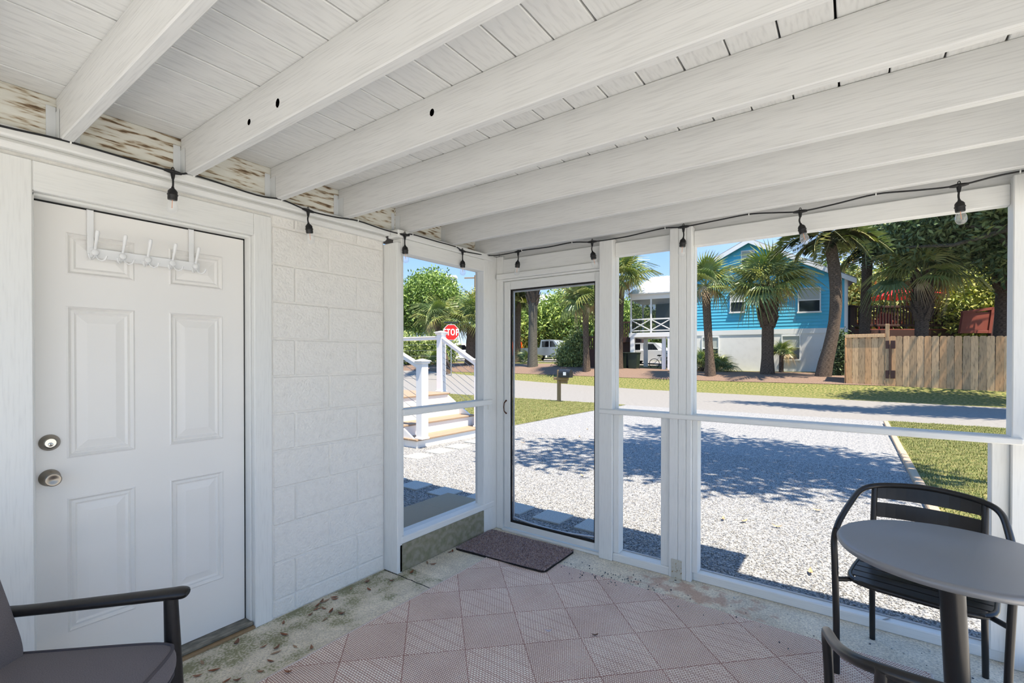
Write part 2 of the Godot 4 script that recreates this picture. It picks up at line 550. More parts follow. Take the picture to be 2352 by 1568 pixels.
func build_land() -> void:
	var drive := setting("ground", "pale grey crushed stone driveway in front of the porch", "gravel drive")
	obj("gravel_bed", land(-3.75, 3.2, -0.1, -12.3, 8, 24), mm("gravel"), drive)
	var bounce_ground := setting("floor_bounce", "unseen pale ground added round the open porch sides to bounce light inside", "bounce_ground")  # out of view; added pale ground that bounces sunlight up into the porch
	obj("slab", land(3.2, 14.0, 4.6, -2.1, 4, 4), mm("bounce_ground"), bounce_ground)
	obj("slab", land(-3.75, 14.0, 14.0, 4.6, 4, 4), mm("bounce_ground"), bounce_ground)
	obj("gravel_bed", land(-9.0, 3.2, 5.5, -0.1, 6, 4, -0.01), mm("gravel"), drive)
	# loose stones on the part of the drive by the porch
	var st := MB.new()
	st.ball(Vector3.ZERO, Vector3(1, 0.7, 0.85), 3, 5)
	var xfs := []
	var cols := []
	var r2 := RandomNumberGenerator.new()
	r2.seed = 99
	for i in 70000:
		var w := r2.randf()
		var z := -0.12 - 5.0 * w * w
		var x := r2.randf_range(-3.6, 3.15)
		if z > -1.6 and x > 2.9 - 0.0 and false:
			continue
		var s := r2.randf_range(0.0035, 0.009)
		var b := Basis.from_euler(Vector3(r2.randf() * TAU, r2.randf() * TAU, r2.randf() * TAU)).scaled(Vector3(s, s * 0.75, s))
		xfs.append(Transform3D(b, Vector3(x, gy(x, z) + s * 0.25, z)))
	for i in 64:
		var t := r2.randf()
		var g := lerpf(0.12, 0.54, t * t * 0.5 + t * 0.5)
		cols.append(Color(g * 1.01, g, g * r2.randf_range(0.94, 1.02)))
	many("loose_gravel", st.mesh(), mm("gravel_stone"), xfs, cols, drive)
	# square pavers by the porch and stepping stones to the stairs
	var path := setting("path", "square concrete pavers set in the gravel beside the porch", "pavers")
	var pv := bx(Vector3(-0.15, -0.04, -0.145), Vector3(0.15, 0.018, 0.145), 0.006).mesh()
	for x in [0.685, 0.24, -0.2, -0.71, -1.18, -1.66, -2.12]:
		var o := obj("paver", pv, mm("paver"), path)
		o.position = Vector3(x, -0.1, -0.745)
		o.rotation.y = rng.randf_range(-0.03, 0.03)
	for p in [[-2.93, -1.97], [-2.94, -2.45], [-2.96, -2.94], [-3.02, -3.5], [-3.02, -4.05]]:
		var o := obj("paver", pv, mm("paver"), path)
		o.position = Vector3(p[0], -0.112, p[1])
		o.scale = Vector3(1.08, 1, 1.2)
	# lawns, road, verge, mulch bank and the yards beyond
	var lawn := setting("lawn", "sunlit patchy green and straw coloured lawn beside the gravel drive", "lawn")
	obj("turf", land(3.27, 16.0, -2.1, -12.3, 6, 16, 0.015), mm("lawn"), lawn)
	obj("turf", land(-34.0, -3.75, -4.6, -12.3, 12, 10, 0.012), mm("lawn"), lawn)
	obj("turf", land(-34.0, -9.0, 6.0, -4.6, 6, 4, 0.012), mm("lawn"), lawn)
	var far_edge := func(x): return lerpf(-21.4, -18.8, clampf((x + 15.0) / 21.0, -0.6, 1.2))
	var road := setting("road", "pale asphalt road running past the end of the drive", "road")
	obj("asphalt", land(-60.0, 30.0, -12.3, -20.0, 40, 6, 0.0, null, far_edge), mm("asphalt"), road)
	var verge := setting("lawn", "narrow grass verge on the far side of the road", "verge")
	obj("turf", land(-60.0, 30.0, -20.0, -22.6, 40, 6, 0.0, far_edge), mm("lawn"), verge)
	var bank := setting("ground", "low brown mulch bank under the palms across the road", "mulch bank")
	obj("mulch_bed", land(-60.0, 30.0, -22.4, -27.5, 40, 10, 0.02), mm("mulch"), bank)
	var yard := setting("ground", "sandy yards and side street behind the mulch bank", "yard")
	obj("yard_surface", land(-110.0, 60.0, -27.3, -110.0, 30, 24, 0.0), mm("lawn"), yard)
	var side := setting("road", "side street running off behind the palms", "road")
	obj("asphalt", land(-60.0, -6.5, -30.2, -36.5, 30, 6, 0.03), mm("asphalt"), side)
	# landscape edging along the drive
	var e := thing("landscape_edging", "weathered timber edging board between the gravel drive and lawn", "edging", Vector3(3.23, 0, 0))
	for i in 4:
		var z0 := -2.2 - i * 2.35
		obj("timber", bx(Vector3(-0.045, gy(3.2, z0) - 0.05, z0 - 2.33), Vector3(0.045, gy(3.2, z0) + 0.05, z0), 0.01), mm("edging"), e)
	# grass blades over the lawns that lie close enough to show them
	var bl := MB.new()
	for k in 5:
		var a := k * 1.3
		var d := Vector3(cos(a), 0, sin(a))
		var q := Vector3(-d.z, 0, d.x) * 0.006
		var o := d * 0.02
		bl.face([o - q, o + q, o + d * 0.02 + Vector3(0, 0.035, 0)])
	var gx := []
	var gc := []
	for i in 30000:
		var p: Vector3
		if i % 2 == 0:
			p = Vector3(r2.randf_range(3.3, 6.5), 0, r2.randf_range(-12.2, -2.0))
		else:
			p = Vector3(r2.randf_range(-14.0, -3.75), 0, r2.randf_range(-12.2, -4.7))
		p.y = gy(p.x, p.z) + 0.01
		gx.append(Transform3D(Basis(Vector3.UP, r2.randf() * TAU).scaled(Vector3.ONE * r2.randf_range(0.6, 1.3)), p))
	# each tuft is one even colour: green or straw
	var tuft_tones := [Color(0.18, 0.21, 0.06), Color(0.22, 0.24, 0.08), Color(0.27, 0.26, 0.1), Color(0.32, 0.29, 0.13)]
	for i in 40:
		gc.append(tuft_tones[r2.randi() % 4])
	many("grass", bl.mesh(), mm("grass_blade"), gx, gc, lawn)

func build_floor() -> void:
	var W := 1536
	var H := 1152
	var X0 := 0.0
	var X1 := 3.4
	var Z0 := -0.1
	var Z1 := 2.45
	var d := PackedByteArray()
	d.resize(W * H * 3)
	var nz := []
	for k in 5:
		var f := FastNoiseLite.new()
		f.seed = 300 + k
		f.frequency = [2.2, 9.0, 60.0, 160.0, 4.5][k]
		f.fractal_octaves = [4, 4, 2, 1, 5][k]
		nz.append(f)
	var n0: FastNoiseLite = nz[0]
	var n1: FastNoiseLite = nz[1]
	var n2: FastNoiseLite = nz[2]
	var n3: FastNoiseLite = nz[3]
	var n4: FastNoiseLite = nz[4]
	var at := 0
	for j in H:
		var z := Z0 + (Z1 - Z0) * j / H
		for i in W:
			var x := X0 + (X1 - X0) * i / W
			var a := n0.get_noise_2d(x, z)
			var fine := n2.get_noise_2d(x, z)
			var sp := n3.get_noise_2d(x, z)
			var v := 0.86 + a * 0.08 + fine * 0.12 + n1.get_noise_2d(x, z) * 0.06
			var r := v
			var g := v * 0.955
			var b := v * 0.865
			if sp > 0.72:
				r = 0.86
				g = 0.85
				b = 0.82
			elif sp < -0.74:
				r *= 0.6
				g *= 0.6
				b *= 0.6
			# moss and damp dirt along the block wall and the curb
			var near := minf(x, maxf(absf(x - 0.13), 0.0) + maxf(z - 1.0, 0.0))
			if z < 2.35 and near < 0.6:
				var mo := n4.get_noise_2d(x * 1.3, z) * 0.7 + fine * 0.5 + 0.3 - near * 1.1
				if z > 0.95 and mo > 0.0:
					var k := clampf(mo * 1.3, 0.0, 0.62)
					r = lerpf(r, 0.36, k)
					g = lerpf(g, 0.37, k)
					b = lerpf(b, 0.22, k)
			# rust bloom in front of the post bracket
			var q := Vector2(x - 1.78, (z - 0.2) * 2.2).length()
			var ru := 0.42 - q * 1.2 + n4.get_noise_2d(x * 2.0, z * 2.0) * 0.7
			if ru > 0.0 and q < 0.5:
				var k := clampf(ru * 1.4, 0.0, 0.5)
				r = lerpf(r, 0.68, k)
				g = lerpf(g, 0.5, k)
				b = lerpf(b, 0.42, k)
			if absf(z - 1.069 + n1.get_noise_2d(x, 0.0) * 0.006) < 0.0035 and x < 0.45:
				r = 0.16
				g = 0.15
				b = 0.12
			d[at] = int(clampf(r, 0, 1) * 255)
			d[at + 1] = int(clampf(g, 0, 1) * 255)
			d[at + 2] = int(clampf(b, 0, 1) * 255)
			at += 3
	var tex := ImageTexture.create_from_image(Image.create_from_data(W, H, false, Image.FORMAT_RGB8, d))
	var m := StandardMaterial3D.new()
	m.resource_name = "porch_concrete"
	m.albedo_texture = tex
	m.roughness = 0.9
	mats["porch_concrete"] = m
	var fl := setting("floor", "worn grey concrete porch floor with moss and rust stains", "floor")
	var top := MB.new()
	top.grid(60, 60, func(u, w): return Vector3(lerpf(-0.2, 3.36, u), 0.0, lerpf(-0.07, 4.1, w)), func(p): return Vector2((p.x - X0) / (X1 - X0), (p.z - Z0) / (Z1 - Z0)))
	obj("slab_top", top, m, fl)
	obj("slab_edge", bx(Vector3(-0.2, -0.35, -0.07), Vector3(3.36, -0.002, 4.1), 0.0), mm("shell_slab"), fl)

func build_walls() -> void:
	# ---- block wall on the house side
	var wl := setting("wall_left", "white painted concrete block wall beside the panel door", "wall")
	obj("mortar_bed", bx(Vector3(-0.2, 0, 1.07), Vector3(-0.008, 2.3, 1.835), 0.0), mm("block"), wl)
	var courses := [0.0, 0.097, 0.303, 0.509, 0.715, 0.921, 1.127, 1.333, 1.539, 1.745, 1.951, 2.157, 2.3]
	var variants := {}
	for k in courses.size() - 1:
		var joints: Array = [1.076, 1.283, 1.697, 1.826] if k % 2 == 1 else [1.076, 1.481, 1.826]
		if k % 2 == 0 and k == 0:
			joints = [1.076, 1.283, 1.697, 1.826]
		for j in joints.size() - 1:
			var a: float = joints[j] + 0.003
			var b: float = joints[j + 1] - 0.003
			var key := "%.2f_%.2f" % [b - a, courses[k + 1] - courses[k]]
			if not variants.has(key):
				var m := MB.new()
				var h: float = courses[k + 1] - courses[k] - 0.006
				m.box(Vector3(-0.05, -h * 0.5, -(b - a) * 0.5), Vector3(0.0, h * 0.5, (b - a) * 0.5), 0.006)
				variants[key] = m.mesh()
			var o := obj("concrete_block", variants[key], mm("block"), wl)
			o.position = Vector3(rng.randf_range(-0.0025, 0.001), (courses[k] + courses[k + 1]) * 0.5, (a + b) * 0.5)
			o.rotation = Vector3(0, rng.randf_range(-0.004, 0.004), rng.randf_range(-0.004, 0.004))
	# wall past the door and the rest of the house behind it
	obj("plaster", bx(Vector3(-0.2, 0, 2.86), Vector3(0.0, 2.3, 4.05), 0.004), mm("block"), wl)
	obj("plaster", bx(Vector3(-0.2, 2.2, 1.83), Vector3(-0.01, 2.3, 2.87), 0.0), mm("block"), wl)
	obj("house_wall", bx(Vector3(-6.0, -0.3, 1.07), Vector3(-0.2, 5.2, 1.3), 0.0), mm("stucco_white"), wl)
	obj("house_wall", bx(Vector3(-0.3, -0.3, 1.3), Vector3(-0.2, 2.5, 4.05), 0.0), mm("stucco_white"), wl)
	var tr := setting("trim_1", "white moulding strip along the top of the block wall", "trim")
	obj("board", bx(Vector3(-0.01, 2.248, 1.07), Vector3(0.068, 2.286, 4.0), 0.006), mm("paint_z"), tr)
	obj("moulding", bx(Vector3(-0.01, 2.212, 1.075), Vector3(0.046, 2.247, 4.0), 0.014), mm("paint_z"), tr)
	# ---- screened opening on the house side: curb, sill, rail, header, end board
	var w1 := setting("window_1", "screened opening above the shell concrete curb by the block wall", "screened opening")
	obj("curb", bx(Vector3(-0.02, 0, 0.02), Vector3(0.128, 0.19, 1.05), 0.006), mm("shell_concrete"), w1)
	obj("sill", bx(Vector3(0.0, 0.19, 0.03), Vector3(0.135, 0.237, 1.035), 0.006), mm("paint_z"), w1)
	obj("end_board", bx(Vector3(-0.2, 0, 1.024), Vector3(0.128, 2.2, 1.068), 0.004), mm("paint_y"), w1)
	obj("stop_strip", bx(Vector3(0.05, 0.237, 1.0), Vector3(0.115, 2.14, 1.024), 0.003), mm("paint_y"), w1)
	obj("header", bx(Vector3(0.04, 2.138, 0.16), Vector3(0.13, 2.232, 1.03), 0.004), mm("paint_z"), w1)
	obj("header", bx(Vector3(0.04, 2.233, 0.05), Vector3(0.142, 2.282, 1.07), 0.004), mm("paint_z"), w1)
	obj("rail", bx(Vector3(0.05, 1.047, 0.075), Vector3(0.15, 1.09, 1.03), 0.004), mm("paint_z"), w1)
	obj("rail_bracket", bx(Vector3(0.13, 1.01, 0.10), Vector3(0.145, 1.047, 0.115), 0.002), mm("paint_z"), w1)
	obj("insect_screen", bx(Vector3(0.06, 0.237, 0.16), Vector3(0.0605, 2.14, 1.0), 0.0), mm("screen"), w1)
	# ---- front wall: posts, headers, recess board, rail
	var wf := setting("wall_front", "white painted post and beam frame of the screened porch front", "wall")
	var zf := 0.045
	obj("corner_post", bx(Vector3(0.035, 0, -0.07), Vector3(0.13, 2.28, 0.164), 0.004), mm("paint_y"), wf)
	obj("jamb", bx(Vector3(0.131, 0, -0.06), Vector3(0.2, 2.28, 0.0), 0.003), mm("paint_y"), wf)
	obj("door_stop", bx(Vector3(0.2, 0.0, -0.06), Vector3(0.214, 2.07, -0.035), 0.002), mm("paint_y"), wf)
	obj("post", bx(Vector3(1.093, 0, -0.06), Vector3(1.195, 2.28, zf), 0.004), mm("paint_y"), wf)
	obj("post", bx(Vector3(1.594, 0, -0.06), Vector3(1.65, 2.28, zf), 0.004), mm("paint_y"), wf)
	obj("post", bx(Vector3(1.651, 0, -0.06), Vector3(1.7, 2.28, zf), 0.004), mm("paint_y"), wf)
	obj("post", bx(Vector3(1.701, 0, -0.06), Vector3(1.735, 2.28, zf), 0.004), mm("paint_y"), wf)
	obj("post", bx(Vector3(3.165, 0, -0.06), Vector3(3.24, 2.28, zf), 0.004), mm("paint_y"), wf)
	obj("post", bx(Vector3(3.241, 0, -0.06), Vector3(3.34, 2.28, zf + 0.004), 0.004), mm("paint_y"), wf)
	obj("door_header", bx(Vector3(0.145, 2.086, -0.06), Vector3(1.092, 2.13, 0.022), 0.004), mm("paint_x"), wf)
	obj("door_header", bx(Vector3(0.2, 2.068, -0.06), Vector3(1.092, 2.085, 0.006), 0.003), mm("paint_x"), wf)
	obj("transom_board", bx(Vector3(0.2, 2.131, -0.06), Vector3(1.092, 2.253, 0.0), 0.004), mm("paint_x"), wf)
	obj("recess_board", bx(Vector3(-0.03, 2.283, -0.08), Vector3(0.14, 2.457, 0.11), 0.003), mm("joist_x"), wf)
	obj("recess_board", bx(Vector3(0.141, 2.253, -0.08), Vector3(3.36, 2.457, -0.03), 0.003), mm("joist_x"), wf)
	var wx := [[1.195, 1.594, 0.035], [1.735, 3.165, 0.006]]
	for k in 2:
		var a: float = wx[k][0]
		var b: float = wx[k][1]
		var w := setting("window_%d" % (k + 2), ["narrow screened opening beside the screen door", "wide screened opening looking onto the drive and road"][k], "screened opening")
		obj("header", bx(Vector3(a, 2.155, -0.06), Vector3(b, 2.253, 0.0), 0.004), mm("paint_x"), w)
		obj("sill", bx(Vector3(a, 0.0, -0.07), Vector3(b, 0.055, wx[k][2]), 0.005), mm("paint_x"), w)
		obj("stop_strip", bx(Vector3(a, 1.068, -0.06), Vector3(a + 0.006, 2.155, -0.01), 0.002), mm("paint_y"), w)
		obj("jamb_liner", bx(Vector3(a, 0.055, -0.06), Vector3(a + [0.04, 0.034][k], 1.042, 0.02), 0.003), mm("paint_y"), w)
		obj("jamb_liner", bx(Vector3(b - [0.062, 0.062][k], 0.055, -0.06), Vector3(b, 1.042, 0.02), 0.003), mm("paint_y"), w)
		obj("insect_screen", bx(Vector3(a, 0.05, -0.0605), Vector3(b, 2.16, -0.06), 0.0), mm("screen"), w)
		var sp := MB.new()
		sp.tube([Vector3(a + 0.02, 0.06, -0.055), Vector3(b - 0.02, 0.06, -0.055)], 0.005, 6)
		obj("screen_frame", sp, mm("aluminium"), w)
	obj("rail", bx(Vector3(1.1, 1.04, -0.06), Vector3(3.2, 1.072, 0.066), 0.005), mm("paint_x"), wf)
	# the open side round the corner and the open end behind the camera: posts, rails and headers of the same porch
	var wr := setting("wall_right", "white posts and rail of the open screened side of the porch", "wall")
	for p in [[3.29, 1.65], [3.29, 3.2], [3.29, 4.0], [0.05, 4.0]]:
		obj("post", bx(Vector3(p[0] - 0.05, 0, p[1] - 0.05), Vector3(p[0] + 0.05, 2.28, p[1] + 0.05), 0.004), mm("paint_y"), wr)
	obj("rail", bx(Vector3(3.225, 1.04, 0.085), Vector3(3.34, 1.072, 3.95), 0.004), mm("paint_z"), wr)
	obj("sill", bx(Vector3(3.25, 0.0, 0.06), Vector3(3.34, 0.055, 3.95), 0.004), mm("paint_z"), wr)
	obj("header", bx(Vector3(3.25, 2.155, 0.06), Vector3(3.34, 2.28, 3.95), 0.004), mm("paint_z"), wr)
	obj("header", bx(Vector3(0.0, 2.155, 3.95), Vector3(3.34, 2.28, 4.05), 0.004), mm("paint_x"), wr)

func build_ceiling() -> void:
	var ce := setting("ceiling", "white painted plank ceiling on exposed joists", "ceiling")
	var pm := []
	for k in 3:
		pm.append(bx(Vector3(0, 0, -0.08), Vector3([0.1418, 0.1408, 0.1424][k], 0.026, 4.05), 0.0025).mesh())
	for k in 23:
		var o := obj("plank", pm[k % 3], mm("plank"), ce)
		o.position = Vector3(0.0143 + 0.1476 * k + 0.002, 2.457 + [0.0, 0.0012, 0.0005, -0.0004][k % 4], 0)
	obj("roof_slab", bx(Vector3(-1.0, 2.5, -0.58), Vector3(2.95, 2.62, 4.7), 0.0), mm("dark_wood"), ce)
	obj("roof_slab", bx(Vector3(2.95, 2.5, -0.2), Vector3(4.3, 2.62, 4.7), 0.0), mm("dark_wood"), ce)
	var zs := [0.115, 0.515, 0.956, 1.395, 1.808, 2.227, 2.652, 3.07, 3.49, 3.91]
	for i in zs.size():
		var z: float = zs[i]
		var x1 := 3.34
		var j := obj("joist", bx(Vector3(0.022, 2.28, z), Vector3(x1, 2.457, z + 0.04), 0.004), mm("joist_x"), ce)
		j.rotation.z = 0.0
		# hanger at the ledger
		var h := MB.new()
		h.box(Vector3(0.02, 2.3, z + 0.041), Vector3(0.024, 2.42, z + 0.07), 0.001)
		h.box(Vector3(0.02, 2.3, z - 0.031), Vector3(0.024, 2.42, z - 0.001), 0.001)
		h.box(Vector3(0.02, 2.285, z + 0.041), Vector3(0.075, 2.4, z + 0.0425), 0.0005)
		obj("joist_hanger", h, mm("hanger"), ce)
	obj("ledger_board", bx(Vector3(-0.03, 2.286, 1.0), Vector3(0.02, 2.457, 4.0), 0.002), mm("ledger"), ce)
	obj("ledger_board", bx(Vector3(-0.03, 2.282, -0.05), Vector3(0.03, 2.457, 1.0), 0.002), mm("ledger"), ce)
	# knots where the paint has let go
	for k in [[2.267, 875, 103, 0.016], [2.267, 776, 165, 0.014], [1.848, 1113, 239, 0.014]]:
		pass
	for q in [[0.888, 2.352, 2.2675, 0.013, 0.017], [0.677, 2.345, 2.2675, 0.012, 0.012], [1.242, 2.387, 1.8485, 0.012, 0.015]]:
		var m := MB.new()
		m.lathe([Vector2(0.0, 0.0), Vector2(0.55, 0.0008), Vector2(0.85, 0.0006), Vector2(1.0, 0.0)], 9, Transform3D(Basis(Vector3(q[3], 0, 0), Vector3(0, 0, 1), Vector3(0, q[4], 0)), Vector3(q[0], q[1], q[2])))
		obj("knot", m, mm("rust"), ce)

func ring(m: MB, a: Array, b: Array) -> void:
	# a and b: [z0, y0, z1, y1, x]; the four quads between two rectangles facing +x
	var A := [Vector3(a[4], a[1], a[0]), Vector3(a[4], a[1], a[2]), Vector3(a[4], a[3], a[2]), Vector3(a[4], a[3], a[0])]
	var B := [Vector3(b[4], b[1], b[0]), Vector3(b[4], b[1], b[2]), Vector3(b[4], b[3], b[2]), Vector3(b[4], b[3], b[0])]
	for i in 4:
		var k := (i + 1) % 4
		m.poly([A[i], A[k], B[k], B[i]], Vector3.RIGHT)

func inset(a: Array, d: float, x: float) -> Array:
	return [a[0] + d, a[1] + d, a[2] - d, a[3] - d, x]

func build_doors() -> void:
	# ---- panel door
	var d := setting("door_1", "white six panel entry door with nickel knob and deadbolt", "door")
	var X := -0.08
	var zs := [1.942, 2.045, 2.283, 2.416, 2.648, 2.742]
	var ys := [0.036, 0.292, 0.852, 1.018, 1.652, 1.783, 1.958, 2.064]
	var sl := MB.new()
	for i in 5:
		for j in 7:
			if i % 2 == 1 and j % 2 == 1:
				continue
			sl.poly([Vector3(X, ys[j], zs[i]), Vector3(X, ys[j], zs[i + 1]), Vector3(X, ys[j + 1], zs[i + 1]), Vector3(X, ys[j + 1], zs[i])], Vector3.RIGHT)
	sl.box(Vector3(X - 0.044, 0.036, 1.942), Vector3(X - 0.014, 2.064, 2.742), 0.0)
	for e in [[Vector3(X - 0.02, 0.036, 1.942), Vector3(X, 2.064, 1.9421)], [Vector3(X - 0.02, 0.036, 2.7419), Vector3(X, 2.064, 2.742)], [Vector3(X - 0.02, 2.0639, 1.942), Vector3(X, 2.064, 2.742)]]:
		sl.box(e[0], e[1], 0.0)
	obj("door_slab", sl, mm("door"), d)
	for i in [1, 3]:
		for j in [1, 3, 5]:
			var R := [zs[i], ys[j], zs[i + 1], ys[j + 1], X]
			var p := MB.new()
			var r1 := inset(R, 0.006, X + 0.004)
			var r2 := inset(R, 0.016, X - 0.010)
			var r3 := inset(R, 0.026, X - 0.004)
			var r4 := inset(R, 0.034, X - 0.010)
			var r5 := inset(R, 0.036, X - 0.010)
			var r6 := inset(R, 0.068, X - 0.002)
			var chain := [R, r1, r2, r3, r4, r5, r6]
			for k in chain.size() - 1:
				ring(p, chain[k], chain[k + 1])
			p.poly([Vector3(r6[4], r6[1], r6[0]), Vector3(r6[4], r6[1], r6[2]), Vector3(r6[4], r6[3], r6[2]), Vector3(r6[4], r6[3], r6[0])], Vector3.RIGHT)
			obj("panel", p, mm("door"), d)
	# frame: casings, jambs, head, weather strip, threshold
	obj("casing", bx(Vector3(-0.2, 0.0, 1.832), Vector3(0.003, 2.2, 1.925), 0.004), mm("paint_y"), d)
	obj("casing", bx(Vector3(-0.2, 0.0, 2.757), Vector3(0.004, 2.2, 2.86), 0.004), mm("paint_y"), d)
	obj("head_board", bx(Vector3(-0.2, 2.083, 1.925), Vector3(0.002, 2.2, 2.757), 0.004), mm("paint_z"), d)
	obj("door_stop", bx(Vector3(-0.2, 0.0, 1.925), Vector3(-0.03, 2.083, 1.935), 0.002), mm("paint_y"), d)
	obj("door_stop", bx(Vector3(-0.2, 2.072, 1.93), Vector3(-0.03, 2.083, 2.757), 0.002), mm("paint_z"), d)
	obj("door_stop", bx(Vector3(-0.2, 0.0, 2.748), Vector3(-0.03, 2.083, 2.757), 0.002), mm("paint_y"), d)
	obj("weather_strip", bx(Vector3(-0.13, 0.03, 1.9345), Vector3(-0.083, 2.072, 1.943), 0.0), mm("weather_strip"), d)
	obj("weather_strip", bx(Vector3(-0.13, 2.063, 1.9345), Vector3(-0.083, 2.073, 2.75), 0.0), mm("weather_strip"), d)
	obj("threshold", bx(Vector3(-0.13, 0.012, 1.926), Vector3(-0.012, 0.034, 2.756), 0.006), mm("threshold"), d)
	obj("threshold", bx(Vector3(-0.13, 0.0, 1.926), Vector3(0.006, 0.013, 2.756), 0.002), mm("post_wood"), d)
	# deadbolt and knob, axes along +x
	var ax := Basis(Vector3(0, 1, 0), Vector3(1, 0, 0), Vector3(0, 0, -1))
	var db := sub("deadbolt", d, Vector3(X, 1.092, 2.7))
	var m1 := MB.new()
	m1.lathe([Vector2(0.033, 0.0), Vector2(0.0325, 0.008), Vector2(0.022, 0.021), Vector2(0.019, 0.022)], 28, Transform3D(ax, Vector3.ZERO))
	obj("collar", m1, mm("nickel"), db)
	var m2 := MB.new()
	m2.lathe([Vector2(0.0, 0.0215), Vector2(0.0185, 0.0215)], 24, Transform3D(ax, Vector3.ZERO))
	m2.lathe([Vector2(0.0185, 0.0215), Vector2(0.0185, 0.0235), Vector2(0.0172, 0.0235), Vector2(0.0172, 0.0215)], 24, Transform3D(ax, Vector3.ZERO))
	m2.lathe([Vector2(0.008, 0.0215), Vector2(0.008, 0.0245), Vector2(0.0, 0.0245)], 16, Transform3D(ax, Vector3(0, -0.006, 0)))
	obj("cylinder_face", m2, mm("nickel_bright"), db)
	obj("key_slot", bx(Vector3(0.024, -0.0105, -0.0012), Vector3(0.0249, -0.002, 0.0012), 0.0), mm("slot_black"), db)
	var kb := sub("door_knob", d, Vector3(X, 0.949, 2.7))
	var m3 := MB.new()
	m3.lathe([Vector2(0.034, 0.0), Vector2(0.0335, 0.006), Vector2(0.026, 0.018), Vector2(0.014, 0.024), Vector2(0.0115, 0.032)], 28, Transform3D(ax, Vector3.ZERO))
	obj("rose", m3, mm("nickel"), kb)
	var m4 := MB.new()
	m4.lathe([Vector2(0.0115, 0.03), Vector2(0.014, 0.036), Vector2(0.022, 0.044), Vector2(0.0265, 0.054), Vector2(0.026, 0.062), Vector2(0.022, 0.0665), Vector2(0.012, 0.062), Vector2(0.0, 0.0605)], 28, Transform3D(ax, Vector3.ZERO))
	obj("knob_grip", m4, mm("nickel"), kb)
	# ---- over-door hook rack
	var rk := thing("over_door_hook_rack", "white five hook coat rack hung over the panel door", "hook rack", Vector3(X, 1.885, 2.37))
	obj("bar", bx(Vector3(0.009, -0.021, -0.215), Vector3(0.012, 0.021, 0.205), 0.001), mm("plain_white"), rk)
	for z in [0.2, -0.18]:
		var s := MB.new()
		s.box(Vector3(0.005, -0.005, z - 0.011), Vector3(0.0085, 0.1835, z + 0.011), 0.0008)
		s.box(Vector3(-0.034, 0.18, z - 0.011), Vector3(0.0085, 0.1835, z + 0.011), 0.0008)
		obj("strap", s, mm("plain_white"), rk)
	for z in [0.187, 0.092, 0.0, -0.098, -0.195]:
		var h := sub("hook", rk, Vector3(0, 0, z))
		var p := MB.new()
		p.ball(Vector3(0.018, 0.002, 0), Vector3(0.008, 0.014, 0.014), 6, 12)
		p.tube([Vector3(0.014, 0.01, 0), Vector3(0.024, 0.03, 0), Vector3(0.04, 0.055, 0), Vector3(0.052, 0.08, 0), Vector3(0.056, 0.09, 0)], [0.005, 0.005, 0.0065, 0.0085, 0.0055], 8)
		obj("prong", p, mm("plain_white"), h)
		for sgn in [-1.0, 1.0]:
			var q := MB.new()
			q.tube([Vector3(0.016, -0.008, 0.0), Vector3(0.024, -0.026, 0.008 * sgn), Vector3(0.036, -0.033, 0.018 * sgn), Vector3(0.05, -0.028, 0.026 * sgn), Vector3(0.056, -0.012, 0.03 * sgn)], [0.004, 0.0035, 0.0035, 0.0035, 0.0035], 8)
			obj("prong", q, mm("plain_white"), h)
	# ---- screen door
	var sd := setting("door_2", "white framed screen door leading out to the drive", "screen door")
	var a := 0.217
	var b := 1.089
	obj("stile", bx(Vector3(a, 0.03, -0.03), Vector3(0.276, 2.062, 0.004), 0.003), mm("paint_y"), sd)
	obj("stile", bx(Vector3(1.041, 0.03, -0.03), Vector3(b, 2.062, 0.004), 0.003), mm("paint_y"), sd)
	obj("top_rail", bx(Vector3(0.277, 1.996, -0.03), Vector3(1.04, 2.062, 0.004), 0.003), mm("paint_x"), sd)
	obj("bottom_rail", bx(Vector3(0.277, 0.03, -0.03), Vector3(1.04, 0.078, 0.004), 0.003), mm("paint_x"), sd)
	var fr := MB.new()
	fr.box(Vector3(0.277, 0.079, -0.022), Vector3(0.284, 1.995, -0.002), 0.001)
	fr.box(Vector3(1.033, 0.079, -0.022), Vector3(1.04, 1.995, -0.002), 0.001)
	fr.box(Vector3(0.284, 1.986, -0.022), Vector3(1.033, 1.995, -0.002), 0.001)
	fr.box(Vector3(0.284, 0.079, -0.022), Vector3(1.033, 0.094, -0.002), 0.001)
	obj("spline_frame", fr, mm("spline_black"), sd)
	var al := MB.new()
	al.box(Vector3(0.284, 0.094, -0.034), Vector3(0.298, 1.986, -0.022), 0.001)
	al.box(Vector3(1.025, 0.094, -0.034), Vector3(1.033, 1.986, -0.022), 0.001)
	al.box(Vector3(0.298, 1.974, -0.034), Vector3(1.025, 1.986, -0.022), 0.001)
	var bow := []
	for i in 13:
		var u := i / 12.0
		bow.append(Vector3(lerpf(0.29, 1.03, u), 0.112 - 0.024 * sin(u * PI), -0.026))
	al.tube(bow, 0.009, 8)
	obj("screen_frame", al, mm("aluminium"), sd)
	obj("insect_screen", bx(Vector3(0.285, 0.09, -0.029), Vector3(1.032, 1.99, -0.0285), 0.0), mm("screen"), sd)
	var hd := MB.new()
	hd.tube([Vector3(0.24, 1.082, 0.006), Vector3(0.238, 1.074, 0.018), Vector3(0.235, 1.06, 0.03), Vector3(0.234, 1.028, 0.034), Vector3(0.235, 0.996, 0.03), Vector3(0.238, 0.982, 0.018), Vector3(0.24, 0.974, 0.006)], [0.007, 0.005, 0.0042, 0.0042, 0.0042, 0.005, 0.007], 8)
	obj("pull_handle", hd, mm("rust"), sd)
	obj("threshold", bx(Vector3(0.2, 0.0, -0.09), Vector3(1.093, 0.018, 0.02), 0.003), mm("paint_x"), sd)

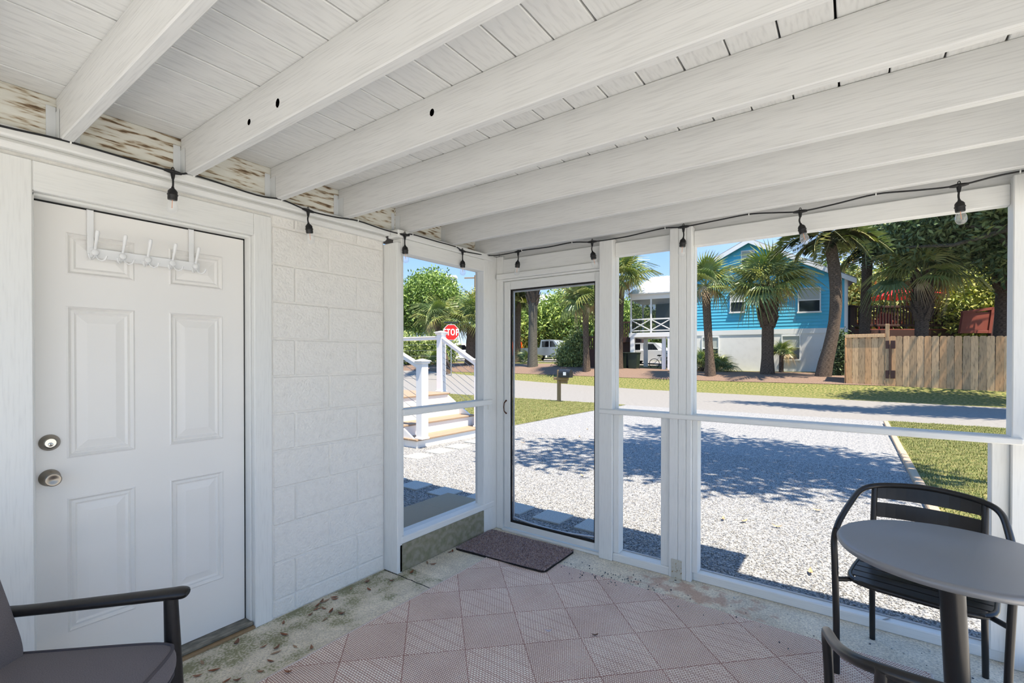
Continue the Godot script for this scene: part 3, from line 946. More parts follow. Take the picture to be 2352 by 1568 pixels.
# ---------------------------------------------------------------- furniture
func arc(pts: Array, steps := 6) -> Array:
	# smooth curve through points (Catmull-Rom)
	var out := []
	var m := pts.size()
	for i in m - 1:
		var p0: Vector3 = pts[maxi(i - 1, 0)]
		var p1: Vector3 = pts[i]
		var p2: Vector3 = pts[i + 1]
		var p3: Vector3 = pts[mini(i + 2, m - 1)]
		for k in steps:
			out.append(p1.cubic_interpolate(p2, p0, p3, float(k) / steps))
	out.append(pts[m - 1])
	return out

func bistro_chair(label: String, at: Vector3, turn: float) -> void:
	var c := thing("bistro_chair", label, "chair", at, turn, "charcoal metal chairs at the bistro table")
	var m := mm("charcoal_metal")
	# arm and back loop running down into the front legs
	for s in [-1.0, 1.0]:
		var l := MB.new()
		l.tube(arc([Vector3(0.268 * s, 0.0, 0.205), Vector3(0.27 * s, 0.25, 0.205), Vector3(0.278 * s, 0.5, 0.2), Vector3(0.284 * s, 0.6, 0.185), Vector3(0.284 * s, 0.64, 0.15)], 4), 0.0135, 10)
		obj("front_leg", l, m, c)
		var r := MB.new()
		r.tube([Vector3(0.2 * s, 0.79, -0.262), Vector3(0.2 * s, 0.62, -0.225), Vector3(0.2 * s, 0.45, -0.2), Vector3(0.202 * s, 0.22, -0.22), Vector3(0.205 * s, 0.0, -0.252)], [0.013, 0.013, 0.013, 0.013, 0.0125], 10)
		obj("rear_leg", r, m, c)
	var a := MB.new()
	a.tube(arc([Vector3(-0.284, 0.64, 0.15), Vector3(-0.283, 0.67, 0.08), Vector3(-0.272, 0.715, -0.06), Vector3(-0.25, 0.762, -0.19), Vector3(-0.2, 0.785, -0.255), Vector3(-0.1, 0.798, -0.29), Vector3(0, 0.803, -0.3), Vector3(0.1, 0.798, -0.29), Vector3(0.2, 0.785, -0.255), Vector3(0.25, 0.762, -0.19), Vector3(0.272, 0.715, -0.06), Vector3(0.283, 0.67, 0.08), Vector3(0.284, 0.64, 0.15)], 5), 0.0135, 10)
	obj("arm_loop", a, m, c)
	# curved back slats
	for r in [[0.725, 0.79, -0.246], [0.635, 0.705, -0.228], [0.545, 0.615, -0.21]]:
		var b := MB.new()
		for i in 10:
			var u0 := -0.195 + 0.039 * i
			var u1 := u0 + 0.039
			var f := func(u: float, y: float, t: float) -> Vector3:
				var lean: float = (y - 0.6) * -0.18
				return Vector3(u, y + (0.012 * (1.0 - (u / 0.2) * (u / 0.2)) if y > 0.78 else 0.0), -0.228 + lean - 0.045 * (1.0 - (u / 0.2) * (u / 0.2)) + t)
			b.poly([f.call(u0, r[0], 0.003), f.call(u1, r[0], 0.003), f.call(u1, r[1], 0.003), f.call(u0, r[1], 0.003)], Vector3.BACK)
			b.poly([f.call(u0, r[0], -0.003), f.call(u1, r[0], -0.003), f.call(u1, r[1], -0.003), f.call(u0, r[1], -0.003)], Vector3.FORWARD)
			b.poly([f.call(u0, r[1], 0.003), f.call(u1, r[1], 0.003), f.call(u1, r[1], -0.003), f.call(u0, r[1], -0.003)], Vector3.UP)
			b.poly([f.call(u0, r[0], 0.003), f.call(u1, r[0], 0.003), f.call(u1, r[0], -0.003), f.call(u0, r[0], -0.003)], Vector3.DOWN)
		obj("back_slat", b, m, c)
	# seat: rounded rim tube and slats
	var rim := MB.new()
	var rp := []
	for k in 33:
		var t := TAU * k / 32
		var cx := cos(t)
		var sz := sin(t)
		rp.append(Vector3(0.238 * signf(cx) * pow(absf(cx), 0.45), 0.44, 0.005 + 0.2 * signf(sz) * pow(absf(sz), 0.45)))
	rim.tube(rp, 0.0125, 8, false)
	obj("seat_rim", rim, m, c)
	for k in 6:
		var z0 := -0.19 + k * 0.066
		var w := 0.235 if k > 0 and k < 5 else 0.21
		obj("seat_slat", bx(Vector3(-w, 0.444, z0), Vector3(w, 0.45, z0 + 0.059), 0.002), m, c)
	for s in [-1.0, 1.0]:
		for e in [[Vector3(0.225 * s, 0.432, 0.15), Vector3(0.272 * s, 0.432, 0.198)], [Vector3(0.225 * s, 0.432, -0.13), Vector3(0.2 * s, 0.432, -0.205)]]:
			var b := MB.new()
			b.tube(e, 0.011, 8)
			obj("seat_bracket", b, m, c)

func build_furniture() -> void:
	# ---- round bistro table
	var t := thing("bistro_table", "round charcoal metal bistro table with thick pedestal", "table", Vector3(2.872, 0, 0.785))
	var top := MB.new()
	top.lathe([Vector2(0.33, 0.69), Vector2(0.345, 0.692), Vector2(0.352, 0.7), Vector2(0.354, 0.709), Vector2(0.35, 0.717), Vector2(0.342, 0.721), Vector2(0.33, 0.7205)], 72)
	top.lathe([Vector2(0.33, 0.7205), Vector2(0.15, 0.7205), Vector2(0.0, 0.7205)], 72)
	top.lathe([Vector2(0.0, 0.695), Vector2(0.33, 0.69)], 72)
	obj("table_top", top, mm("table_metal"), t)
	var col := MB.new()
	col.tube([Vector3(-0.006, 0.695, 0), Vector3(0.03, 0.02, -0.028)], 0.038, 28)
	obj("pedestal", col, mm("charcoal_metal"), t)
	var bs := MB.new()
	bs.lathe([Vector2(0.215, 0.0), Vector2(0.218, 0.006), Vector2(0.21, 0.014), Vector2(0.08, 0.026), Vector2(0.042, 0.05), Vector2(0.038, 0.06)], 48, Transform3D(Basis.IDENTITY, Vector3(0.03, 0, -0.028)))
	obj("base", bs, mm("charcoal_metal"), t)
	bistro_chair("charcoal metal armchair between the bistro table and the wide screened opening", Vector3(2.815, 0, 0.406), -0.174)
	bistro_chair("charcoal metal armchair drawn up to the room side of the bistro table", Vector3(2.805, 0.011, 1.66), PI + 0.06)
	# ---- lounge armchair; its own axes: +z forward, +x to its right
	var c := thing("lounge_armchair", "dark wood lounge armchair with grey fabric cushions by the panel door", "armchair", Vector3(0.66, 0, 2.98), 2.334)
	var wood := mm("espresso_wood")
	for s in [-1.0, 1.0]:
		# arm: flat blade that widens to the front and curls up at the back
		var ar := MB.new()
		var ctr := [Vector3(0.325 * s, 0.615, -0.36), Vector3(0.325 * s, 0.6, -0.3), Vector3(0.325 * s, 0.597, -0.15), Vector3(0.325 * s, 0.61, 0.1), Vector3(0.325 * s, 0.622, 0.3), Vector3(0.325 * s, 0.625, 0.345), Vector3(0.325 * s, 0.624, 0.37)]
		ar.tube(arc(ctr, 4), [0.02, 0.022, 0.024, 0.025, 0.026, 0.026, 0.026, 0.026, 0.026, 0.026, 0.027, 0.027, 0.028, 0.028, 0.029, 0.029, 0.03, 0.03, 0.031, 0.031, 0.031, 0.03, 0.028, 0.024, 0.016], 12, true, 0.62)
		obj("armrest", ar, wood, c)
		var fl := MB.new()
		fl.tube([Vector3(0.325 * s, 0.61, 0.315), Vector3(0.325 * s, 0.3, 0.325), Vector3(0.325 * s, 0.0, 0.345)], [0.021, 0.027, 0.016], 14)
		obj("front_leg", fl, wood, c)
		var rl := MB.new()
		rl.tube([Vector3(0.325 * s, 0.595, -0.2), Vector3(0.325 * s, 0.35, -0.29), Vector3(0.325 * s, 0.0, -0.38)], [0.026, 0.023, 0.015], 12)
		obj("rear_leg", rl, wood, c)
		obj("side_rail", bx(Vector3(0.31 * s - 0.014, 0.27, -0.33), Vector3(0.31 * s + 0.014, 0.33, 0.33), 0.005), wood, c)
	obj("front_rail", bx(Vector3(-0.31, 0.26, 0.29), Vector3(0.31, 0.32, 0.315), 0.005), wood, c)
	obj("rear_rail", bx(Vector3(-0.31, 0.25, -0.32), Vector3(0.31, 0.31, -0.295), 0.005), wood, c)
	var sc := sub("seat_cushion", c, Vector3(0, 0.425, 0.035))
	obj("cover", pillow(0.3, 0.06, 0.33, 0.14), mm("cushion"), sc)
	for y in [0.043, -0.043]:
		var pp := MB.new()
		pp.tube(pillow_line(0.3, 0.06, 0.33, y), 0.0055, 6, false)
		obj("piping", pp, mm("piping"), sc)
	var bc := sub("back_cushion", c, Vector3(0, 0.66, -0.22))
	bc.rotation.x = PI / 2 - 0.3
	obj("cover", pillow(0.3, 0.075, 0.24, 0.2), mm("cushion"), bc)
	# ---- rug and doormat
	build_rug()
	var mt := MB.new()
	var out := []
	var corner := 0.035
	for q in [[1.0, 1.0, 0.0], [-1.0, 1.0, 1.0], [-1.0, -1.0, 2.0], [1.0, -1.0, 3.0]]:
		for k in 5:
			var an: float = (q[2] + k / 4.0) * PI / 2
			out.append(Vector3(q[0] * (0.385 - corner) + cos(an) * corner, 0, q[1] * (0.23 - corner) + sin(an) * corner))
	for i in out.size():
		out[i] += Vector3(0, 0, 0.008 * sin(out[i].x * 11.0) * signf(out[i].z) * (1.0 if out[i].z > 0 else 0.3))
	var lift := func(p: Vector3, h: float) -> Vector3:
		# the mat climbs over the corner of the rug
		var on := clampf((p.x + 0.02) * 6.0, 0.0, 1.0) * clampf((p.z + 0.02) * 8.0, 0.0, 1.0)
		return Vector3(p.x, h + 0.012 * on, p.z)
	for i in out.size():
		var a: Vector3 = out[i]
		var b: Vector3 = out[(i + 1) % out.size()]
		mt.poly([lift.call(a, 0.0), lift.call(b, 0.0), lift.call(b, 0.013), lift.call(a, 0.013)], (a + b))
	var pile := MB.new()
	pile.grid(60, 36, func(u, w):
		var x := lerpf(-1, 1, u)
		var z := lerpf(-1, 1, w)
		var k := 1.0 - 0.018 * pow(absf(x), 24.0) * pow(absf(z), 24.0) * 3.0
		var p := Vector3(x * 0.383 * k, 0, z * 0.228 * k)
		p.z += 0.008 * sin(p.x * 11.0) * signf(z) * absf(z) * (1.0 if z > 0 else 0.3)
		return lift.call(p, 0.0135 + 0.0012 * sin(u * 173.0) * sin(w * 131.0)))
	var mo := thing("doormat", "purplish brown tufted doormat in front of the screen door", "doormat", Vector3(0.53, 0.0, 0.295), 0.035)
	obj("backing", mt, mm("spline_black"), mo)
	var pm := mat("mat_pile", Color(1, 1, 1), 0.98, {"tex": noise(0.13, 130, [[0.0, Color(0.2, 0.15, 0.15)], [0.3, Color(0.52, 0.42, 0.41)], [0.5, Color(0.7, 0.6, 0.58)], [0.68, Color(0.7, 0.68, 0.78)], [0.85, Color(0.9, 0.84, 0.8)], [1.0, Color(0.66, 0.5, 0.4)]], 1024, 2), "bump": noise(0.13, 130, [[0.0, gr(0.0)], [1.0, gr(1.0)]], 1024, 2), "bump_cm": 0.9, "tri": Vector3(2.0, 2.0, 2.0)})
	obj("pile", pile, pm, mo)
	var tf := MB.new()
	for k in 3:
		var an := k * 2.1
		var d := Vector3(cos(an), 0, sin(an))
		tf.face([d * 0.002 + Vector3(-d.z, 0, d.x) * 0.0016, d * 0.002 - Vector3(-d.z, 0, d.x) * 0.0016, d * 0.004 + Vector3(0, 0.009, 0)])
	var xs := []
	var cs := []
	for i in 16000:
		var p := Vector3(rng.randf_range(-0.378, 0.378), 0, rng.randf_range(-0.223, 0.223))
		p.z += 0.008 * sin(p.x * 11.0) * signf(p.z) * absf(p.z / 0.23) * (1.0 if p.z > 0 else 0.3)
		xs.append(Transform3D(Basis.from_euler(Vector3(rng.randf_range(-0.5, 0.5), rng.randf() * TAU, rng.randf_range(-0.5, 0.5))), lift.call(p, 0.011)))
	for i in 30:
		cs.append([Color(0.34, 0.24, 0.23), Color(0.52, 0.41, 0.39), Color(0.46, 0.43, 0.55), Color(0.78, 0.68, 0.64), Color(0.14, 0.09, 0.09), Color(0.6, 0.42, 0.33)][rng.randi() % 6])
	many("tufts", tf.mesh(), mm("gravel_stone"), xs, cs, mo)

func pillow(hx: float, hy: float, hz: float, r: float) -> MB:
	# a boxy cushion with a crowned top and bottom
	var m := MB.new()
	for s in [1.0, -1.0]:
		m.grid(24, 24, func(u, w):
			var x := lerpf(-1, 1, u)
			var z := lerpf(-1, 1, w)
			var q := pillow_plan(x, z, hx, hz)
			var crown := (1.0 - pow(absf(x), 4.0)) * (1.0 - pow(absf(z), 4.0))
			return Vector3(q.x, s * (hy * 0.72 + hy * 0.45 * crown * 0.6), q.y))
	var ring := []
	for k in 96:
		var t := TAU * k / 96
		var cx := cos(t)
		var cz := sin(t)
		var f := 1.0 / maxf(absf(cx), absf(cz))
		ring.append(pillow_plan(cx * f, cz * f, hx, hz))
	for k in 96:
		var a: Vector2 = ring[k]
		var b: Vector2 = ring[(k + 1) % 96]
		for j in 6:
			var y0 := lerpf(-1, 1, j / 6.0)
			var y1 := lerpf(-1, 1, (j + 1) / 6.0)
			var o0 := 1.0 + r * 0.22 * (1.0 - y0 * y0)
			var o1 := 1.0 + r * 0.22 * (1.0 - y1 * y1)
			m.poly([Vector3(a.x * o0, y0 * hy * 0.72, a.y * o0), Vector3(b.x * o0, y0 * hy * 0.72, b.y * o0), Vector3(b.x * o1, y1 * hy * 0.72, b.y * o1), Vector3(a.x * o1, y1 * hy * 0.72, a.y * o1)], Vector3(a.x, 0, a.y))
	return m

func pillow_plan(x: float, z: float, hx: float, hz: float) -> Vector2:
	# square mapped to a square with rounded corners
	var k := 1.0 - 0.07 * pow(absf(x * z), 6.0)
	return Vector2(x * hx * k, z * hz * k)

func pillow_line(hx: float, _hy: float, hz: float, y: float) -> Array:
	var out := []
	for k in 97:
		var t := TAU * k / 96
		var cx := cos(t)
		var cz := sin(t)
		var f := 1.0 / maxf(absf(cx), absf(cz))
		var q := pillow_plan(cx * f, cz * f, hx, hz)
		out.append(Vector3(q.x * 1.004, y, q.y * 1.004))
	return out

func build_rug() -> void:
	# woven trellis: squares on their points, basket weave and line weave by turns
	var X0 := 0.445
	var X1 := 2.87
	var Z0 := 0.315
	var Z1 := 3.35
	var W := 2048
	var H := 1600
	var ZT := Z0 + (X1 - X0) * H / W
	var d := PackedByteArray()
	d.resize(W * H * 3)
	var hb := PackedByteArray()
	hb.resize(W * H)
	var f1 := FastNoiseLite.new()
	f1.seed = 61
	f1.frequency = 3.0
	var f2 := FastNoiseLite.new()
	f2.seed = 62
	f2.frequency = 90.0
	var at := 0
	var bt := 0
	var S := 0.4155
	for j in H:
		var z := Z0 + (ZT - Z0) * j / H
		var rowA := floorf(z / 0.0098)
		var fzA := z / 0.0098 - rowA
		var rowB := floorf(z / 0.0112)
		var fzB := z / 0.0112 - rowB
		var dbl := int(rowB) % 6 == 0
		for i in W:
			var x := X0 + (X1 - X0) * i / W
			var p := (x - z - 0.03) / S
			var q := (x + z - 1.625) / S
			var pf := p - floorf(p)
			var qf := q - floorf(q)
			var v := 0.0
			if minf(minf(pf, 1.0 - pf), minf(qf, 1.0 - qf)) < 0.0065:
				v = 0.12
			elif (int(floorf(p)) + int(floorf(q))) & 1 == 0:
				var cx := x / 0.0105 + (0.5 if int(rowA) & 1 == 0 else 0.0)
				var fx := cx - floorf(cx)
				var e := maxf(absf(fx - 0.5) / 0.385, absf(fzA - 0.5) / 0.37)
				v = 1.0 if e < 0.8 else clampf((1.12 - e) / 0.32, 0.1, 1.0)
			else:
				var cx := x / 0.0165 + (0.5 if int(rowB) & 1 == 0 else 0.0)
				var fx := cx - floorf(cx)
				var e := maxf(absf(fx - 0.5) / 0.44, absf(fzB - 0.5) / (0.27 if dbl else 0.365))
				v = 1.0 if e < 0.8 else clampf((1.12 - e) / 0.32, 0.2, 1.0)
			var k := f1.get_noise_2d(x, z) * 0.05 + f2.get_noise_2d(x, z) * 0.1
			d[at] = int(clampf(lerpf(0.6, 0.99, v) + k, 0, 1) * 255)
			d[at + 1] = int(clampf(lerpf(0.43, 0.93, v) + k, 0, 1) * 255)
			d[at + 2] = int(clampf(lerpf(0.375, 0.875, v) + k, 0, 1) * 255)
			hb[bt] = int(clampf(v * 0.8 + 0.1 + k, 0, 1) * 255)
			at += 3
			bt += 1
	var m := StandardMaterial3D.new()
	m.resource_name = "rug_weave"
	m.albedo_texture = ImageTexture.create_from_image(Image.create_from_data(W, H, false, Image.FORMAT_RGB8, d))
	m.heightmap_enabled = true
	m.heightmap_texture = ImageTexture.create_from_image(Image.create_from_data(W, H, false, Image.FORMAT_L8, hb))
	m.heightmap_scale = 0.2
	m.roughness = 0.95
	var r := thing("area_rug", "brown and cream flat woven rug with a square trellis pattern", "rug")
	var top := MB.new()
	top.grid(48, 48, func(u, w):
		var x := lerpf(X0 + 0.012, X1 - 0.012, u)
		var z := lerpf(Z0, Z1, w)
		return Vector3(x, 0.009 + 0.0008 * sin(x * 23.0) * sin(z * 17.0), z), func(p): return Vector2((p.x - X0) / (X1 - X0), (p.z - Z0) / (ZT - Z0)))
	obj("weave", top, m, r)
	for x in [X0, X1 - 0.014]:
		obj("binding", bx(Vector3(x, 0.001, Z0), Vector3(x + 0.014, 0.011, Z1), 0.004), mat("rug_binding", Color(0.8, 0.75, 0.71), 0.95), r)
	obj("edge", bx(Vector3(X0 + 0.014, 0.001, Z0), Vector3(X1 - 0.014, 0.008, Z0 + 0.004), 0.0), mat("rug_edge", Color(0.5, 0.38, 0.35), 0.95), r)

# ---------------------------------------------------------------- string lights
func build_string_lights() -> void:
	var s := thing("string_lights", "black cord string lights with clear bulbs along the porch ceiling edge", "string lights")
	var xl := 0.085
	# [point, is a lamp drop]
	var run := [[Vector3(xl, 2.262, 3.2), 0], [Vector3(xl, 2.268, 2.86), 0], [Vector3(xl, 2.279, 2.663), 1], [Vector3(xl, 2.272, 2.32), 2], [Vector3(xl, 2.284, 2.235), 1], [Vector3(xl, 2.27, 1.95), 0], [Vector3(xl, 2.282, 1.82), 1], [Vector3(xl, 2.262, 1.669), 2], [Vector3(xl, 2.266, 1.5), 0], [Vector3(xl, 2.281, 1.34), 1], [Vector3(0.11, 2.262, 1.15), 0], [Vector3(0.15, 2.252, 1.02), 2], [Vector3(0.152, 2.268, 0.955), 1], [Vector3(0.152, 2.266, 0.72), 0], [Vector3(0.152, 2.266, 0.525), 1], [Vector3(0.152, 2.249, 0.449), 2], [Vector3(0.15, 2.256, 0.3), 0], [Vector3(0.14, 2.271, 0.13), 1], [Vector3(0.25, 2.268, 0.1), 0], [Vector3(0.424, 2.272, 0.1), 2], [Vector3(0.46, 2.276, 0.1), 1], [Vector3(0.7, 2.27, 0.1), 0], [Vector3(0.905, 2.276, 0.1), 1], [Vector3(1.065, 2.258, 0.1), 2], [Vector3(1.3, 2.256, 0.1), 0], [Vector3(1.45, 2.266, 0.1), 0], [Vector3(1.583, 2.273, 0.1), 1], [Vector3(1.698, 2.262, 0.1), 2], [Vector3(1.9, 2.27, 0.1), 0], [Vector3(2.072, 2.276, 0.1), 1], [Vector3(2.2, 2.262, 0.1), 0], [Vector3(2.329, 2.246, 0.1), 2], [Vector3(2.48, 2.256, 0.1), 0], [Vector3(2.661, 2.275, 0.1), 1], [Vector3(2.82, 2.262, 0.1), 0], [Vector3(2.973, 2.254, 0.1), 2], [Vector3(3.174, 2.274, 0.1), 1], [Vector3(3.6, 2.26, 0.1), 0]]
	var pts := []
	for r in run:
		pts.append(r[0])
	var cd := MB.new()
	cd.tube(arc(pts, 5), 0.0042, 8)
	obj("cord", cd, mm("cord_black"), s)
	var tilt := [Vector3(0.0, 0, -0.1), Vector3(0.2, 0, -0.1), Vector3(0.06, 0, 0.0), Vector3(0.02, 0, 0.0), Vector3(0.0, 0, -0.12), Vector3(0.0, 0, 0.2), Vector3(0.0, 0, -0.1), Vector3(0.0, 0, 0.22), Vector3(0.0, 0, 0.08)]
	# meshes shared by all drops; hanging from the origin
	var k := 0
	for i in run.size():
		var p: Vector3 = run[i][0]
		if run[i][1] == 1:
			var c := MB.new()
			var along: Vector3 = (pts[i + 1] - pts[i - 1]).normalized()
			var q := along * 0.0025
			c.tube([p + Vector3(0, -0.009, 0), p + Vector3(0, 0.006, 0) + along.cross(Vector3.UP) * 0.0065, p + Vector3(0, 0.012, 0)], 0.0018, 6)
			c.tube([p - q, p + q], 0.0062, 8)
			obj("cable_clip", c, mm("clip_white"), s)
		if run[i][1] == 2:
			var along: Vector3 = (pts[i + 1] - pts[i - 1]).normalized()
			var d := sub("lamp_drop", s, p)
			var tee := MB.new()
			tee.tube([-along * 0.034, -along * 0.02, Vector3.ZERO, along * 0.02, along * 0.034], [0.0055, 0.008, 0.0105, 0.008, 0.0055], 8)
			tee.tube([Vector3(0, 0, 0), Vector3(0, -0.022, 0), Vector3(0, -0.032, 0)], [0.011, 0.0075, 0.006], 8)
			var lp := []
			for a in 9:
				var t := PI * a / 8
				lp.append(Vector3(0, 0.008 + 0.012 * sin(t), 0) + along * 0.005 * cos(t))
			tee.tube(lp, 0.0022, 6)
			obj("connector", tee, mm("socket_black"), d)
			var tv: Vector3 = tilt[k]
			var bend := Vector3(tv.z, 0, -tv.x) * 0.06
			var lead := MB.new()
			lead.tube(arc([Vector3(0, -0.03, 0), Vector3(0, -0.05, 0) - bend * 0.3, Vector3(0, -0.072, 0) + bend * 0.2], 4), 0.0042, 8)
			obj("lead", lead, mm("cord_black"), d)
			var so := MB.new()
			so.lathe([Vector2(0.018, -0.056), Vector2(0.019, -0.05), Vector2(0.0192, -0.036), Vector2(0.0215, -0.034), Vector2(0.0215, -0.031), Vector2(0.019, -0.029), Vector2(0.0185, -0.017), Vector2(0.013, -0.009), Vector2(0.0065, -0.003), Vector2(0.005, 0.004)], 16)
			so.lathe([Vector2(0.0, -0.05), Vector2(0.018, -0.056)], 16)
			var sk := obj("socket", so, mm("socket_black"), d)
			sk.position = Vector3(0, -0.07, 0) + bend * 0.2
			sk.rotation = tv
			var gb := MB.new()
			gb.lathe([Vector2(0.0, -0.116), Vector2(0.009, -0.115), Vector2(0.017, -0.109), Vector2(0.0218, -0.098), Vector2(0.0225, -0.088), Vector2(0.021, -0.077), Vector2(0.0165, -0.064), Vector2(0.0145, -0.055)], 20)
			var bu := obj("bulb", gb, mm("bulb_glass"), d)
			bu.position = sk.position
			bu.rotation = tv
			var fi := MB.new()
			fi.tube([Vector3(0.0, -0.055, 0), Vector3(0.001, -0.092, 0.001)], 0.0013, 6)
			var fo := obj("filament", fi, mm("filament"), d)
			fo.position = sk.position
			fo.rotation = tv
			k += 1

# ---------------------------------------------------------------- leaves, bracket, crumbs
func leaf_mesh(l: float, w: float, curl: float, col: Color) -> MB:
	var m := MB.new()
	m.col = col
	var n := 5
	for i in n:
		var t0 := float(i) / n
		var t1 := float(i + 1) / n
		var w0 := w * sin(PI * (0.04 + 0.92 * t0)) * (1.0 - 0.25 * t0)
		var w1 := w * sin(PI * (0.04 + 0.92 * t1)) * (1.0 - 0.25 * t1)
		var y0 := curl * (t0 - 0.5) * (t0 - 0.5) * 4.0
		var y1 := curl * (t1 - 0.5) * (t1 - 0.5) * 4.0
		var x0 := (t0 - 0.5) * l
		var x1 := (t1 - 0.5) * l
		for s in [-1.0, 1.0]:
			m.poly([Vector3(x0, y0, 0), Vector3(x1, y1, 0), Vector3(x1, y1 + w1 * 0.35, s * w1), Vector3(x0, y0 + w0 * 0.35, s * w0)], Vector3.UP)
	return m

func build_small_things() -> void:
	var spots := [[0.197,2.204],[0.179,2.266],[0.094,2.213],[0.355,2.174],[0.319,2.203],[0.203,1.984],[0.299,1.972],[0.266,1.951],[0.342,2.019],[0.404,1.848],[0.327,1.890],[0.060,2.046],[0.184,1.868],[0.079,1.815],[0.229,1.663],[0.251,1.574],[0.179,1.594],[0.124,1.601],[0.097,1.610],[0.119,1.685],[0.060,1.603],[0.094,1.634],[0.053,1.545],[0.045,1.567],[0.054,1.490],[0.080,1.502],[0.047,1.369],[0.054,1.250],[0.148,1.309],[0.38,2.084],[0.04,1.249],[0.169,1.151],[0.181,0.992],[0.212,0.822],[0.16,0.828],[0.164,0.61],[0.168,0.58]]
	var lm := [leaf_mesh(0.05, 0.009, 0.006, Color(0.26, 0.1, 0.05)), leaf_mesh(0.044, 0.01, 0.009, Color(0.33, 0.17, 0.1)), leaf_mesh(0.055, 0.0085, 0.004, Color(0.4, 0.27, 0.17)), leaf_mesh(0.04, 0.011, 0.012, Color(0.22, 0.11, 0.07))]
	var meshes := []
	for q in lm:
		meshes.append(q.mesh())
	for i in spots.size():
		var o := obj("fallen_leaf", meshes[i % 4], mm("dry_leaf"))
		o.position = Vector3(spots[i][0], 0.0015, spots[i][1])
		o.rotation = Vector3(rng.randf_range(-0.12, 0.12), rng.randf() * TAU, 0)
		o.scale = Vector3.ONE * rng.randf_range(0.75, 1.15)
		tag(o, "small dry brown leaf lying on the mossy concrete by the block wall", "leaf", "dry leaves along the wall")
	var rl := [[1.288, 1.056, Color(0.6, 0.55, 0.6), "pale curled dry leaf lying on the trellis rug"], [1.501, 0.947, Color(0.16, 0.09, 0.06), "dark crumpled dry leaf lying on the trellis rug"], [0.5, 2.02, Color(0.3, 0.12, 0.06), "reddish dry leaf lying on the pale binding of the rug"]]
	for r in rl:
		var o := obj("fallen_leaf", leaf_mesh(0.04, 0.009, 0.012, r[2]), mm("dry_leaf"))
		o.position = Vector3(r[0], 0.012, r[1])
		o.rotation.y = 0.7
		tag(o, r[3], "leaf")
	var ol := [[-2.27, -3.898], [-1.832, -3.244], [-1.467, -3.537], [-0.881, -2.97], [-0.271, -2.345], [-2.098, -6.117], [-1.766, -5.123], [1.578, -1.636], [1.749, -1.687], [2.019, -1.712], [2.332, -0.8], [2.284, -2.489], [2.264, -6.542]]
	var om := leaf_mesh(0.085, 0.017, 0.02, Color(0.62, 0.38, 0.2)).mesh()
	for p in ol:
		var o := obj("fallen_leaf", om, mm("dry_leaf"))
		o.position = Vector3(p[0], gy(p[0], p[1]) + 0.012, p[1])
		o.rotation.y = rng.randf() * TAU
		tag(o, "tan dry leaf lying on the sunlit gravel drive", "leaf", "dry leaves on the drive")
	var sl := obj("fallen_leaf", leaf_mesh(0.06, 0.006, 0.004, Color(0.5, 0.42, 0.36)), mm("dry_leaf"))
	sl.position = Vector3(2.72, 0.056, -0.02)
	sl.rotation.y = 0.9
	tag(sl, "narrow dry leaf lying on the sill of the wide screened opening", "leaf")
	# bits of gravel tracked onto the floor
	var st := MB.new()
	st.ball(Vector3.ZERO, Vector3(1, 0.7, 0.8), 3, 5)
	var xs := []
	for i in 150:
		var p := Vector3(rng.randfn(1.28, 0.2), 0, 0.2 + absf(rng.randfn(0.0, 0.1))) if i < 95 else Vector3(rng.randf_range(1.0, 3.1), 0, rng.randf_range(0.08, 0.5))
		if p.z < 0.06:
			p.z = 0.07
		var s := rng.randf_range(0.0022, 0.006)
		xs.append(Transform3D(Basis.from_euler(Vector3(rng.randf() * TAU, rng.randf() * TAU, 0)).scaled(Vector3.ONE * s), Vector3(p.x, s * 0.6 + (0.009 if p.z > 0.315 and p.x < 2.87 else 0.0), p.z)))
	var crumbs := many("gravel_crumbs", st.mesh(), mm("gravel_stone"), xs, [Color(0.06, 0.065, 0.08), Color(0.12, 0.13, 0.15), Color(0.2, 0.2, 0.2), Color(0.45, 0.45, 0.45)])
	tag(crumbs, "dark bits of gravel scattered on the concrete by the posts", "gravel", "", "stuff")
	# angle bracket at the foot of the double post
	var b := thing("angle_bracket", "rusty white steel angle bracket at the foot of the post", "bracket", Vector3(1.645, 0, 0.0455))
	obj("upright_plate", bx(Vector3(-0.034, 0.0, 0), Vector3(0.034, 0.125, 0.005), 0.0015), mm("bracket"), b)
	obj("foot_plate", bx(Vector3(-0.034, 0.0, 0.0), Vector3(0.034, 0.005, 0.062), 0.0015), mm("bracket"), b)
	var bo := MB.new()
	bo.lathe([Vector2(0.0, 0.006), Vector2(0.009, 0.0055), Vector2(0.011, 0.003), Vector2(0.011, 0.0)], 6, Transform3D(Basis(Vector3.RIGHT, PI / 2), Vector3(0.003, 0.075, 0.005)))
	obj("bolt", bo, mm("bracket"), b)
	var ho := MB.new()
	ho.lathe([Vector2(0.0, 0.0002), Vector2(0.007, 0.0002)], 12, Transform3D(Basis.IDENTITY, Vector3(0.004, 0.0052, 0.035)))
	obj("bolt_hole", ho, mm("slot_black"), b)
	# concrete stoop outside the house-side opening
	var so := setting("floor_stoop", "shell concrete stoop slab outside the curb opening", "stoop")
	obj("slab", bx(Vector3(-0.55, -0.3, -0.13), Vector3(0.03, 0.155, 1.06), 0.008), mm("shell_slab"), so)
	obj("slab", bx(Vector3(-1.6, -0.3, 0.42), Vector3(-0.55, 0.09, 1.06), 0.008), mm("shell_slab"), so)

